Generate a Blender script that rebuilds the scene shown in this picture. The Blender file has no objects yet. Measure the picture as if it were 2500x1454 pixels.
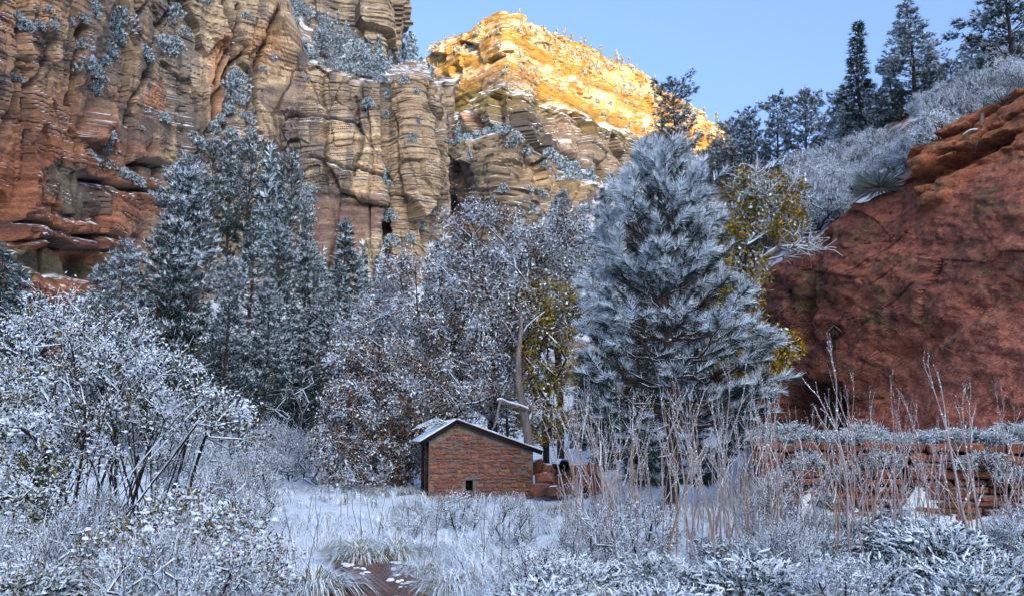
import bpy, math
import numpy as np

# ------------------------------------------------------------------ camera, light
SC = bpy.context.scene
COL = SC.collection
F, CX, CY, CZ = 2165.0, 1250.0, 727.0, 1.6
TH = math.atan(333.0 / F)
cam_d = bpy.data.cameras.new("camera")
cam_d.sensor_width = 36.0
cam_d.lens = 36.0 * F / 2500.0
cam_d.clip_start, cam_d.clip_end = 0.1, 6000.0
cam = bpy.data.objects.new("camera", cam_d)
cam.location = (0, 0, CZ)
cam.rotation_euler = (math.pi / 2 + TH, 0, 0)
COL.objects.link(cam)
SC.camera = cam

SUN_EL = math.radians(9.0)
_sx, _sy = 0.30, -0.954
SUN = np.array([_sx * math.cos(SUN_EL), _sy * math.cos(SUN_EL), math.sin(SUN_EL)])
SUN /= np.linalg.norm(SUN)

W = bpy.data.worlds.new("World")
SC.world = W
W.use_nodes = True
wn = W.node_tree
wn.nodes.clear()
sky = wn.nodes.new("ShaderNodeTexSky")
sky.sky_type = 'NISHITA'
sky.sun_disc = False
sky.sun_elevation = SUN_EL
sky.sun_rotation = math.atan2(SUN[0], SUN[1])
sky.altitude = 0
sky.air_density = 0.42
sky.dust_density = 10.0
sky.ozone_density = 2.2
bg = wn.nodes.new("ShaderNodeBackground")
bg.inputs[1].default_value = 0.15
wo = wn.nodes.new("ShaderNodeOutputWorld")
wn.links.new(sky.outputs[0], bg.inputs[0])
wn.links.new(bg.outputs[0], wo.inputs[0])

sun_d = bpy.data.lights.new("sun", 'SUN')
sun_d.energy = 2.0
sun_d.angle = math.radians(0.5)
sun_d.color = (1.0, 0.47, 0.02)
sun_o = bpy.data.objects.new("sun", sun_d)
sun_o.rotation_euler = (math.pi / 2 - SUN_EL, 0, math.atan2(SUN[0], -SUN[1]))
sun_o.location = (0, -30, 60)
COL.objects.link(sun_o)

vs = SC.view_settings
vs.view_transform = 'Standard'
vs.look = 'None'
vs.exposure = 2.72
vs.gamma = 1.0
vs.use_curve_mapping = False
SC.cycles.max_bounces = 5
SC.cycles.diffuse_bounces = 2

# ------------------------------------------------------------------ helpers
def P(px, py, D):
    """point of the valley seen at photo pixel (px,py) at distance D ahead of the camera"""
    xc = (np.asarray(px, float) - CX) / F
    yc = -(np.asarray(py, float) - CY) / F
    c, s = math.cos(TH), math.sin(TH)
    k = D / (c - yc * s)
    return np.stack([xc * k, np.broadcast_to(np.asarray(D, float), np.shape(k)) * 1.0, CZ + (s + yc * c) * k], -1)

def proj(p):
    c, s = math.cos(TH), math.sin(TH)
    p = np.asarray(p, float)
    dz = p[..., 2] - CZ
    d = p[..., 1] * c + dz * s
    d = np.where(np.abs(d) < 1e-3, 1e-3, d)
    return CX + F * p[..., 0] / d, CY - F * (-p[..., 1] * s + dz * c) / d

def nrm(v):
    return v / np.maximum(np.linalg.norm(v, axis=-1, keepdims=True), 1e-9)

def sstep(a, b, x):
    t = np.clip((x - a) / (b - a), 0, 1)
    return t * t * (3 - 2 * t)

def hsh(i, j=0, k=0, seed=0):
    """integer hash to 0..1"""
    i = np.asarray(i).astype(np.int64); j = np.asarray(j).astype(np.int64); k = np.asarray(k).astype(np.int64)
    h = (i * 374761393 + j * 668265263 + k * 1274126177 + seed * 974634777) & 0xFFFFFFFF
    h = ((h ^ (h >> 13)) * 1103515245) & 0xFFFFFFFF
    h = ((h ^ (h >> 16)) * 2246822519) & 0xFFFFFFFF
    h = h ^ (h >> 15)
    return (h & 0xFFFFFF) / float(0xFFFFFF)

def vn2(x, y, seed=0):
    x, y = np.broadcast_arrays(np.asarray(x, float), np.asarray(y, float))
    ix, iy = np.floor(x), np.floor(y)
    fx, fy = x - ix, y - iy
    fx = fx * fx * fx * (fx * (fx * 6 - 15) + 10)
    fy = fy * fy * fy * (fy * (fy * 6 - 15) + 10)
    a = hsh(ix, iy, 0, seed); b = hsh(ix + 1, iy, 0, seed)
    c = hsh(ix, iy + 1, 0, seed); d = hsh(ix + 1, iy + 1, 0, seed)
    return (a + (b - a) * fx + (c - a) * fy + (a - b - c + d) * fx * fy) * 2 - 1

def fbm(x, y, seed=0, octv=4, gain=0.5):
    s = 0; a = 1.0; t = 0
    for o in range(octv):
        s = s + a * vn2(x * 2.03 ** o + 17.3 * o, y * 2.03 ** o - 9.1 * o, seed + o)
        t += a; a *= gain
    return s / t

def make_mesh(name, V, tris=None, quads=None, tmat=None, qmat=None, mats=(), smooth=False, col=None):
    V = np.asarray(V, np.float32).reshape(-1, 3)
    tris = np.zeros((0, 3), np.int32) if tris is None else np.asarray(tris, np.int32).reshape(-1, 3)
    quads = np.zeros((0, 4), np.int32) if quads is None else np.asarray(quads, np.int32).reshape(-1, 4)
    me = bpy.data.meshes.new(name)
    nt, nq = len(tris), len(quads)
    me.vertices.add(len(V)); me.vertices.foreach_set("co", V.ravel())
    me.loops.add(nt * 3 + nq * 4)
    me.loops.foreach_set("vertex_index", np.concatenate([tris.ravel(), quads.ravel()]).astype(np.int32))
    me.polygons.add(nt + nq)
    me.polygons.foreach_set("loop_start", np.concatenate([np.arange(nt) * 3, nt * 3 + np.arange(nq) * 4]).astype(np.int32))
    mi = np.concatenate([np.zeros(nt, np.int32) if tmat is None else np.broadcast_to(tmat, nt),
                         np.zeros(nq, np.int32) if qmat is None else np.broadcast_to(qmat, nq)]).astype(np.int32)
    for m in mats: me.materials.append(m)
    me.polygons.foreach_set("material_index", mi)
    if np.isscalar(smooth) or isinstance(smooth, bool):
        sm = np.full(nt + nq, bool(smooth))
    else:
        sm = smooth
    me.polygons.foreach_set("use_smooth", sm)
    if col is not None:
        at = me.color_attributes.new("rock", 'FLOAT_COLOR', 'POINT')
        c4 = np.ones((len(V), 4), np.float32); c4[:, :3] = np.asarray(col).reshape(-1, 3)
        at.data.foreach_set("color", c4.ravel())
    me.update(); me.validate(clean_customdata=False)
    return me

class Geo:
    """collects tubes (smooth quads) and loose leaves (flat triangles) for one mesh"""
    def __init__(s):
        s.V = []; s.n = 0; s.T = []; s.tm = []; s.Q = []; s.qm = []
    def raw(s, V, T=None, tm=0, Q=None, qm=0):
        V = np.asarray(V, float).reshape(-1, 3)
        if T is not None and len(T):
            T = np.asarray(T).reshape(-1, 3) + s.n; s.T.append(T); s.tm.append(np.broadcast_to(tm, len(T)))
        if Q is not None and len(Q):
            Q = np.asarray(Q).reshape(-1, 4) + s.n; s.Q.append(Q); s.qm.append(np.broadcast_to(qm, len(Q)))
        s.V.append(V); s.n += len(V)
    def tri(s, T, mat=0):
        T = np.asarray(T, float).reshape(-1, 3, 3)
        s.raw(T, T=np.arange(len(T) * 3).reshape(-1, 3), tm=mat)
    def quad(s, Qd, mat=0):
        Qd = np.asarray(Qd, float).reshape(-1, 4, 3)
        s.raw(Qd, Q=np.arange(len(Qd) * 4).reshape(-1, 4), qm=mat)
    def tubes(s, L, R, n=5, mat=0):
        """L (B,K,3) polylines, R (B,K) radii"""
        L = np.asarray(L, float); R = np.asarray(R, float)
        if L.ndim == 2: L = L[None]; R = R[None]
        B, K, _ = L.shape
        T = nrm(np.gradient(L, axis=1)) if K > 2 else nrm(np.repeat(L[:, 1:] - L[:, :1], 2, 1))
        m = nrm(T.mean(1))
        ref = np.where(np.abs(m[:, 2:3]) > 0.8, np.array([[1.0, 0.13, 0.0]]), np.array([[0.05, 0.1, 1.0]]))
        A = nrm(np.cross(T, np.broadcast_to(ref[:, None], T.shape))); C = np.cross(T, A)
        a = np.arange(n) * 2 * math.pi / n + 0.3
        V = L[:, :, None] + R[:, :, None, None] * (A[:, :, None] * np.cos(a)[:, None] + C[:, :, None] * np.sin(a)[:, None])
        base = (np.arange(B) * K * n)[:, None, None]
        k = (np.arange(K - 1) * n)[None, :, None]
        i = np.arange(n)[None, None]; j = (i + 1) % n
        Q = np.stack([base + k + i, base + k + j, base + k + n + j, base + k + n + i], -1)
        s.raw(V, Q=Q, qm=mat)
    def build(s, name, mats):
        V = np.concatenate(s.V) if s.V else np.zeros((0, 3))
        T = np.concatenate(s.T) if s.T else None; Q = np.concatenate(s.Q) if s.Q else None
        nt = 0 if T is None else len(T); nq = 0 if Q is None else len(Q)
        sm = np.concatenate([np.zeros(nt, bool), np.ones(nq, bool)])
        return make_mesh(name, V, T, Q, np.concatenate(s.tm) if nt else None, np.concatenate(s.qm) if nq else None, mats, sm)

def tag(o, label=None, cat=None, group=None, kind=None):
    if label: o["label"] = label
    if cat: o["category"] = cat
    if group: o["group"] = group
    if kind: o["kind"] = kind
    return o

def obj(name, me, parent=None, loc=None, **k):
    o = bpy.data.objects.new(name, me)
    COL.objects.link(o)
    if parent is not None: o.parent = parent
    if loc is not None: o.location = [float(q) for q in loc]
    return tag(o, **k)

def thing(name, label, cat, loc=(0, 0, 0), rotz=0.0, scale=1.0, group=None):
    o = bpy.data.objects.new(name, None)
    COL.objects.link(o)
    o.empty_display_size = 0.3
    o.location = [float(q) for q in loc]
    o.rotation_euler = (0, 0, float(rotz))
    o.scale = (scale, scale, scale) if np.isscalar(scale) else scale
    return tag(o, label, cat, group)

def place(name, parts, label, cat, loc, rotz=0.0, scale=1.0, group=None, tilt=(0, 0)):
    """a thing made of shared part meshes [(part_name, mesh), ...]"""
    if len(parts) == 1:
        o = obj(name, parts[0][1], label=label, cat=cat, group=group)
        o.location = [float(q) for q in loc]
        o.scale = (scale, scale, scale) if np.isscalar(scale) else scale
    else:
        o = thing(name, label, cat, loc, rotz, scale, group)
        for pn, me in parts: obj(pn, me, o)
    o.rotation_euler = (tilt[0], tilt[1], float(rotz))
    return o

def where(px, *zones):
    """words for where along the picture's breadth a thing stands, by landmarks"""
    for lim, txt in zones:
        if px < lim: return txt
    return zones[-1][1]

# ------------------------------------------------------------------ materials
def nt_new(name):
    m = bpy.data.materials.new(name); m.use_nodes = True
    t = m.node_tree; t.nodes.clear()
    out = t.nodes.new("ShaderNodeOutputMaterial")
    b = t.nodes.new("ShaderNodeBsdfPrincipled")
    b.inputs["Specular IOR Level"].default_value = 0.2
    b.inputs["Roughness"].default_value = 0.8
    t.links.new(b.outputs[0], out.inputs[0])
    return m, t, b

def mixc(t, fac, a, b, mode='MIX'):
    n = t.nodes.new("ShaderNodeMix"); n.data_type = 'RGBA'; n.blend_type = mode
    for sock, v in ((n.inputs[0], fac), (n.inputs[6], a), (n.inputs[7], b)):
        if isinstance(v, bpy.types.NodeSocket): t.links.new(v, sock)
        elif isinstance(v, (tuple, list)): sock.default_value = (*v, 1.0)
        else: sock.default_value = v
    return n.outputs[2]

def noise(t, scale, detail=4, rough=0.6, vec=None, stretch=None, dist=0.0):
    n = t.nodes.new("ShaderNodeTexNoise")
    n.inputs["Scale"].default_value = scale; n.inputs["Detail"].default_value = detail
    n.inputs["Roughness"].default_value = rough; n.inputs["Distortion"].default_value = dist
    if vec is None:
        g = t.nodes.new("ShaderNodeNewGeometry"); vec = g.outputs["Position"]
    if stretch is not None:
        mp = t.nodes.new("ShaderNodeMapping"); mp.inputs["Scale"].default_value = stretch
        t.links.new(vec, mp.inputs[0]); vec = mp.outputs[0]
    t.links.new(vec, n.inputs["Vector"])
    return n.outputs["Fac"]

def ramp(t, fac, a, b):
    n = t.nodes.new("ShaderNodeMapRange"); n.interpolation_type = 'SMOOTHSTEP'
    n.inputs[1].default_value = a; n.inputs[2].default_value = b
    t.links.new(fac, n.inputs[0])
    return n.outputs[0]

def math_n(t, op, a, b=None):
    n = t.nodes.new("ShaderNodeMath"); n.operation = op
    for i, v in enumerate((a, b)):
        if v is None: continue
        if isinstance(v, bpy.types.NodeSocket): t.links.new(v, n.inputs[i])
        else: n.inputs[i].default_value = v
    return n.outputs[0]

def upness(t):
    g = t.nodes.new("ShaderNodeNewGeometry")
    sp = t.nodes.new("ShaderNodeSeparateXYZ")
    t.links.new(g.outputs["Normal"], sp.inputs[0])
    bf = math_n(t, 'SUBTRACT', 1.0, math_n(t, 'MULTIPLY', g.outputs["Backfacing"], 2.0))
    return math_n(t, 'MULTIPLY', sp.outputs[2], bf)

def bump(t, b, h, strength, dist):
    n = t.nodes.new("ShaderNodeBump")
    n.inputs["Strength"].default_value = strength; n.inputs["Distance"].default_value = dist
    t.links.new(h, n.inputs["Height"]); t.links.new(n.outputs[0], b.inputs["Normal"])

SNOWC = (0.77, 0.87, 0.95)
def mat_plain(name, c, c2=None, scale=3.0, rough=0.85, var=0.25):
    m, t, b = nt_new(name)
    b.inputs["Roughness"].default_value = rough
    c2 = c2 or tuple(x * 0.55 for x in c)
    oi = t.nodes.new("ShaderNodeObjectInfo")
    f = ramp(t, noise(t, scale, 3), 0.3, 0.7)
    cc = mixc(t, f, c2, c)
    cc = mixc(t, math_n(t, 'MULTIPLY', oi.outputs["Random"], var), cc, tuple(x * 0.5 for x in c))
    t.links.new(cc, b.inputs["Base Color"])
    return m

def mat_snow():
    m, t, b = nt_new("snow")
    b.inputs["Roughness"].default_value = 0.6
    t.links.new(mixc(t, ramp(t, noise(t, 9, 3), 0.35, 0.65), (0.70, 0.81, 0.90), SNOWC), b.inputs["Base Color"])
    return m

def mat_bark(name, c, c2, snow_lo=0.35, snow_hi=0.6, scale=6, stretch=(1, 1, 0.25)):
    m, t, b = nt_new(name)
    n = noise(t, scale, 5, 0.7, stretch=stretch)
    cc = mixc(t, ramp(t, n, 0.35, 0.65), c2, c)
    u = math_n(t, 'ADD', upness(t), math_n(t, 'MULTIPLY', math_n(t, 'SUBTRACT', noise(t, 4, 2), 0.5), 0.9))
    cc = mixc(t, ramp(t, u, snow_lo, snow_hi), cc, SNOWC)
    t.links.new(cc, b.inputs["Base Color"])
    bump(t, b, n, 0.6, 0.03)
    return m

def mat_rock(name, fine=1.0, snow_lo=0.55, snow_hi=0.8, stretch=(0.25, 0.25, 1.6), spk=0.0, bstr=0.7, bd=0.25):
    m, t, b = nt_new(name)
    at = t.nodes.new("ShaderNodeAttribute"); at.attribute_name = "rock"
    n1 = noise(t, 1.2 * fine, 6, 0.65, stretch=stretch, dist=0.4)
    n2 = noise(t, 5.0 * fine, 4, 0.6, stretch=(1, 1, 2.0))
    cc = mixc(t, ramp(t, n1, 0.3, 0.7), (0.58, 0.56, 0.56), (1.3, 1.27, 1.22))
    cc = mixc(t, 1.0, at.outputs["Color"], cc, 'MULTIPLY')
    cc = mixc(t, ramp(t, n2, 0.38, 0.62), mixc(t, 1.0, cc, (0.66, 0.65, 0.66), 'MULTIPLY'), cc)
    if spk:
        cc = mixc(t, math_n(t, 'MULTIPLY', ramp(t, noise(t, 14 * fine, 2), 0.64, 0.70), spk), cc, (0.38, 0.34, 0.27))
    u = math_n(t, 'ADD', upness(t), math_n(t, 'MULTIPLY', math_n(t, 'SUBTRACT', noise(t, 0.8 * fine, 3), 0.5), 0.7))
    cc = mixc(t, ramp(t, u, snow_lo, snow_hi), cc, SNOWC)
    t.links.new(cc, b.inputs["Base Color"])
    bump(t, b, math_n(t, 'ADD', n1, math_n(t, 'MULTIPLY', n2, 0.4)), bstr, bd)
    return m

M = {}
M['snow'] = mat_snow()
M['needle'] = mat_plain("pine_needles", (0.035, 0.062, 0.055), (0.018, 0.034, 0.032))
M['needle_frost'] = mat_plain("frosted_needles", (0.22, 0.31, 0.34), (0.10, 0.16, 0.175))
M['needle_brown'] = mat_plain("dead_needles", (0.13, 0.07, 0.035))
M['bark'] = mat_bark("pine_bark", (0.075, 0.05, 0.038), (0.03, 0.022, 0.02), 0.55, 0.8)
M['bark_red'] = mat_bark("ponderosa_bark", (0.2, 0.1, 0.06), (0.06, 0.035, 0.025), 0.6, 0.85)
M['bark_dark'] = mat_bark("dark_twig_bark", (0.04, 0.03, 0.033), (0.018, 0.014, 0.016), 0.25, 0.55)
M['bark_grey'] = mat_bark("grey_bark", (0.24, 0.205, 0.185), (0.11, 0.095, 0.09), 0.4, 0.7)
M['stem_tan'] = mat_bark("tan_stem_bark", (0.38, 0.275, 0.19), (0.24, 0.165, 0.12), 0.3, 0.6, 12)
M['stem_grey'] = mat_bark("grey_stem_bark", (0.38, 0.33, 0.33), (0.24, 0.205, 0.21), 0.3, 0.6, 12)
M['leaf_brown'] = mat_plain("dry_oak_leaves", (0.25, 0.135, 0.062), (0.13, 0.07, 0.035))
M['leaf_yellow'] = mat_plain("yellow_leaves", (0.46, 0.30, 0.025), (0.27, 0.18, 0.015))
M['leaf_olive'] = mat_plain("olive_leaves", (0.24, 0.21, 0.025), (0.12, 0.115, 0.015))
M['leaf_dark'] = mat_plain("dark_green_leaves", (0.034, 0.042, 0.024), (0.014, 0.018, 0.013))
M['straw'] = mat_plain("dry_straw", (0.30, 0.23, 0.13), (0.16, 0.12, 0.065))
M['straw_frost'] = mat_plain("frosted_straw", (0.66, 0.68, 0.70), (0.5, 0.52, 0.54))
M['stalk'] = mat_plain("dark_stalk", (0.09, 0.065, 0.055), (0.045, 0.035, 0.032))
# ------------------------------------------------------------------ plant builders
def rnd_unit(rng, n):
    v = rng.normal(size=(n, 3)); return nrm(v)

def blades(base, d, L, w, rng):
    n = len(base)
    side = nrm(np.cross(d, rnd_unit(rng, n))) * (np.asarray(w) * np.ones(n))[:, None] * 0.5
    return np.stack([base - side, base + side, base + d * (np.asarray(L) * np.ones(n))[:, None]], 1)

def tufts(g, pos, axis, nb, L, w, rng, spread=0.9, thr=0.1, frost=0.5, mats=(0, 1, 2)):
    """needle tufts: nb blades each; blades that point up carry frost or snow"""
    n = len(pos); thr = np.repeat(np.asarray(thr) * np.ones(n), nb); frost = np.repeat(np.asarray(frost) * np.ones(n), nb)
    b = np.repeat(pos, nb, 0); a = np.repeat(axis, nb, 0)
    d = nrm(a + rnd_unit(rng, n * nb) * spread)
    ll = np.repeat(np.asarray(L) * np.ones(n), nb) * rng.uniform(0.7, 1.15, n * nb)
    T = blades(b - d * ll[:, None] * 0.15, d, ll * 1.1, w, rng)
    up = d[:, 2] + rng.normal(size=n * nb) * 0.12 + np.repeat(rng.normal(size=n) * .28, nb)
    m = np.where(up > thr, np.where(np.repeat(rng.random(n), nb) * .7 + .3 * rng.random(n * nb) < frost, mats[1], mats[2]), mats[0])
    g.tri(T, m)

def branch_curve(p, az, ln, rise, droop, K=5, rng=None):
    t = np.linspace(0, 1, K)
    o = np.array([math.cos(az), math.sin(az), 0.0])
    L = p + o * (ln * t)[:, None]
    L[:, 2] += ln * (rise * t - droop * t * t)
    if rng is not None: L[1:] += rng.normal(size=(K - 1, 3)) * ln * 0.03
    return L

def conifer(seed, H, R, zb=0.12, kind='pine', lev=0.36, nbr=5, tuft=0.26, nb=11, w=0.05, lean=0.0, snow=0.1, frost=0.5, gap=0.15, dead=True, trunk_r=None):
    """returns [('trunk', mesh), ('crown', mesh)] of one conifer H metres tall"""
    rng = np.random.default_rng(seed)
    gt, gc = Geo(), Geo()
    K = 9
    t = np.linspace(0, 1, K)
    axis = np.stack([lean * H * t + 0.012 * H * np.sin(t * 5 + seed), 0.01 * H * np.cos(t * 6 + seed), H * t], 1)
    tr = trunk_r or H * 0.016
    gt.tubes(axis, tr * (1 - 0.93 * t), 7, 0)
    at = lambda z: np.array([np.interp(z, axis[:, 2], axis[:, 0]), np.interp(z, axis[:, 2], axis[:, 1]), z])
    z = H * zb
    bl, br, pos, ax = [], [], [], []
    az0 = rng.uniform(0, 6.28)
    while z < H * 0.985:
        f = (z / H - zb) / (1 - zb)
        if kind == 'fir':
            prof = R * (1 - f) ** 0.85 + 0.05 * R; rise, droop = 0.15 + 0.5 * f, 0.42 - 0.2 * f
        elif kind == 'round':
            prof = R * (0.35 + 0.65 * math.sin(math.pi * min(1, 0.12 + f * 0.93)) ** 0.7) * (1 if f < 0.85 else (1 - f) / 0.15 * 0.7 + 0.3); rise, droop = 0.25 + 0.6 * f, 0.12
        else:
            prof = R * (min(1, 0.55 + 2 * f) * (1 - f) ** 0.62 + 0.07); rise, droop = 0.12 + 0.6 * f, 0.22
        lump = 0.78 + 0.35 * vn2(z * 0.9 / max(R, .4) * 2, seed * 3.1)
        for k in range(nbr):
            if rng.random() < gap: continue
            az = az0 + 6.283 * k / nbr + rng.normal() * 0.35
            ln = max(0.12, prof * lump * rng.uniform(0.6, 1.15))
            L = branch_curve(at(z + rng.uniform(-lev, lev) * 0.5), az, ln, rise + rng.normal() * 0.1, droop, 5, rng)
            bl.append(L); br.append(np.linspace(0.012 + ln * 0.012, 0.006, 5))
            nt = max(2, int(ln / (tuft * 0.36)))
            tt = rng.uniform(0.28 if ln > 1 else 0.1, 1.0, nt) ** 0.75
            pp = np.stack([np.interp(tt, np.linspace(0, 1, 5), L[:, c]) for c in range(3)], 1)
            lat = np.array([-math.sin(az), math.cos(az), 0])
            s = rng.normal(size=nt) * (0.10 + 0.24 * ln * (1.05 - tt) )
            pp = pp + lat * s[:, None]; pp[:, 2] += rng.normal(size=nt) * tuft * 0.3
            o = np.array([math.cos(az), math.sin(az), 0.45 if kind != 'fir' else 0.1])
            pos.append(pp); ax.append(nrm(o + lat * (np.sign(s) * 0.6)[:, None] + rng.normal(size=(nt, 3)) * 0.2))
        az0 += 1.1
        z += lev * rng.uniform(0.75, 1.25) * (1 - 0.45 * f)
    pos.append(np.repeat(axis[-1:], 3, 0)); ax.append(np.array([[0, 0, 1.0]] * 3))
    if bl: gt.tubes(np.array(bl), np.array(br), 4, 0)
    if dead:
        dl = []
        for k in range(int(10 + H)):
            zz = rng.uniform(0.05, max(zb, 0.1) + 0.22) * H
            dl.append(branch_curve(at(zz), rng.uniform(0, 6.28), rng.uniform(0.4, 1.0) * R * 0.6, 0.2, 0.45, 5, rng))
        gt.tubes(np.array(dl), np.tile(np.linspace(0.02, 0.008, 5), (len(dl), 1)), 4, 0)
    pos = np.concatenate(pos); ax = np.concatenate(ax)
    rr = np.hypot(pos[:, 0] - np.interp(pos[:, 2], axis[:, 2], axis[:, 0]), pos[:, 1]) / (R * np.clip(1.15 - pos[:, 2] / H, .15, 1))
    shade_bias = 0.75 * (1 - sstep(0.12, 0.62, pos[:, 2] / H)) + 0.45 * (1 - sstep(0.3, 0.8, rr))          # less snow on low and inner shoots, darkening the crown's shaded interior
    tufts(gc, pos, ax, nb, tuft, w, rng, 0.95, snow + shade_bias, np.clip(frost + .3 * shade_bias, 0, .85))
    return [('trunk', gt.build('trunk', [M['bark']])), ('crown', gc.build('crown', [M['needle'], M['needle_frost'], M['snow']]))]

def small_tree(seed, H, R, kind, n, nb=6, L=0.5, w=0.13, snow=0.05, frost=0.5):
    """far tree or bush: trunk plus a cloud of n tufts"""
    rng = np.random.default_rng(seed)
    g, gt = Geo(), Geo()
    u = rng.random(n)
    if kind == 'cone':
        z = 0.06 + 0.94 * (1 - np.sqrt(u)); r = R * (1 - z) ** 0.8 * rng.uniform(0.35, 1.05, n) + 0.05
    elif kind == 'pine':
        z = 0.3 + 0.7 * u; r = R * np.sin(np.clip((z - 0.22) / 0.8, 0, 1) * math.pi) ** 0.6 * rng.uniform(0.2, 1.1, n)
        r *= 0.7 + 0.5 * vn2(z * 7, seed * 2.2)
    else:
        z = u ** 0.8; r = R * np.sqrt(np.clip(1 - (z - 0.25) ** 2 / 0.6, 0.02, 1)) * rng.uniform(0.4, 1.05, n)
    a = rng.uniform(0, 6.283, n)
    r = r * (0.8 + 0.35 * vn2(a * 1.2, z * 4, seed))
    pos = np.stack([r * np.cos(a), r * np.sin(a), z * H], 1)
    ax = nrm(np.stack([np.cos(a), np.sin(a), np.full(n, 0.5)], 1))
    tufts(g, pos, ax, nb, L, w, rng, 0.9, snow, frost)
    if kind == 'bush':
        t = np.linspace(0, 1, 3)
        Ls = [np.stack([t * R * .5 * math.cos(q), t * R * .5 * math.sin(q), t * H * 0.7], 1) for q in rng.uniform(0, 6.28, 5)]
        gt.tubes(np.array(Ls), np.tile([0.06, 0.04, 0.02], (5, 1)), 4)
        return [('stems', gt.build('stems', [M['bark']])), ('crown', g.build('crown', [M['needle'], M['needle_frost'], M['snow']]))]
    t = np.linspace(0, 1, 5)
    gt.tubes(np.stack([0.02 * H * np.sin(t * 5), 0 * t, t * H], 1), H * 0.014 * (1.05 - t), 5)
    return [('trunk', gt.build('trunk', [M['bark']])), ('crown', g.build('crown', [M['needle'], M['needle_frost'], M['snow']]))]

def skeleton(nodes, parents, centers, rng, step=0.35, jit=0.09, origin=None, sag=0.0, powr=0.46, rtip=0.008, dirw=0.35):
    """grows limbs from the given trunk nodes to every centre; returns nodes, parents, radii and the node of each centre"""
    nodes = [np.asarray(q, float) for q in nodes]; parents = list(parents)
    o = np.asarray(nodes[0] if origin is None else origin, float)
    d0 = np.linalg.norm(centers - o, axis=1)
    cn = np.zeros(len(centers), int)
    arr = np.array(nodes)
    for i in np.argsort(d0 + rng.normal(size=len(d0)) * 0.15 * d0.mean()):
        c = centers[i]
        dv = np.linalg.norm(arr - c, axis=1)
        dn = np.linalg.norm(arr - o, axis=1)
        cost = dv + dirw * np.maximum(0, dn - d0[i] * 0.92) * 3 + dirw * np.maximum(0, dn + dv - d0[i])
        j = int(np.argmin(cost))
        k = max(1, int(dv[j] / step))
        p0 = arr[j]; prev = j; new = []
        for q in range(1, k + 1):
            f = q / k
            p = p0 + (c - p0) * f
            if q < k: p = p + rng.normal(size=3) * jit * min(1.0, dv[j])
            p[2] += -sag * math.sin(f * math.pi) * dv[j]
            nodes.append(p); parents.append(prev); prev = len(nodes) - 1; new.append(p)
        arr = np.concatenate([arr, np.array(new)])
        cn[i] = prev
    cnt = np.zeros(len(nodes)); cnt[cn] += 1
    for q in range(len(nodes) - 1, 0, -1):
        if parents[q] >= 0: cnt[parents[q]] += cnt[q]
    return arr, np.array(parents), rtip * np.maximum(cnt, 1) ** powr, cn

def limb_tubes(g, N, Pn, Rn, n=5, mat=0, maxjump=1.6):
    i = np.where(Pn >= 0)[0]
    r0 = np.minimum(Rn[Pn[i]], Rn[i] * maxjump)
    a, b = N[Pn[i]], N[i]
    d = nrm(b - a)
    L = np.stack([a - d * (r0 * 0.35)[:, None], b + d * (Rn[i] * 0.35)[:, None]], 1)
    big = Rn[i] > 0.03
    for m, k in ((big, n + 2), (~big, 4)):
        if m.any(): g.tubes(L[m], np.stack([r0[m], Rn[i][m]], 1), k, mat)

def leaves(g, pos, L, w, rng, snow=0.55, mats=(0, 1), droop=0.35, cap=None, outd=None, cup=0.25):
    """folded leaves; a share of them lies under snow (second material)"""
    n = len(pos)
    d = rnd_unit(rng, n) if outd is None else nrm(outd + rnd_unit(rng, n) * 0.8)
    d[:, 2] = d[:, 2] * 0.6 - droop; d = nrm(d)
    s = nrm(np.cross(d, np.array([0, 0, 1.0]) + rnd_unit(rng, n) * 0.55))
    u = np.cross(s, d); u = u * np.sign(u[:, 2:3] + 1e-6)
    L = (np.asarray(L) * np.ones(n) * rng.uniform(0.65, 1.3, n))[:, None]; ww = L * (w * rng.uniform(0.7, 1.2, n))[:, None]
    b = pos; tip = pos + d * L; mid = pos + d * L * 0.5 + u * L * cup * 0.5
    l = pos + d * L * 0.45 - s * ww * 0.5 ; r = pos + d * L * 0.45 + s * ww * 0.5
    V = np.stack([b, l, tip, r, mid], 1)
    V[:, 1, 2] -= L[:, 0] * cup * 0.3; V[:, 3, 2] -= L[:, 0] * cup * 0.3
    k = (np.arange(n) * 5)[:, None]
    T = np.concatenate([k + np.array([0, 1, 4]), k + np.array([1, 2, 4]), k + np.array([2, 3, 4]), k + np.array([3, 0, 4])]) if cap else \
        np.concatenate([k + np.array([0, 1, 2]), k + np.array([0, 2, 3])])
    cl = .42 * vn2(pos[:, 0] * 2.6 + pos[:, 2] * 1.1, pos[:, 2] * 3.1 + pos[:, 1] * 1.9, 5)          # snow lies in joined patches
    m = np.where(rng.random(n) < snow + cl, mats[1], rng.choice(np.atleast_1d(mats[0]), n))
    g.raw(V.reshape(-1, 3), T=T, tm=np.tile(m, 4 if cap else 2))

def twigs(g, C, out, nper, ln, rng, r=0.006, mat=0, up=0.2, n=3):
    m = len(C) * nper
    b = np.repeat(C, nper, 0); o = np.repeat(out, nper, 0)
    d = nrm(o * 0.8 + rnd_unit(rng, m) + np.array([0, 0, up]))
    l = (ln * rng.uniform(0.5, 1.3, m))[:, None]
    mid = b + d * l * 0.5 + rng.normal(size=(m, 3)) * l * 0.08
    d2 = nrm(d + rnd_unit(rng, m) * 0.35)
    tip = mid + d2 * l * 0.5
    g.tubes(np.stack([b, mid, tip], 1), np.tile([r, r * 0.8, r * 0.5], (m, 1)), n, mat)
    return np.stack([b, mid, tip], 1)

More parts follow.
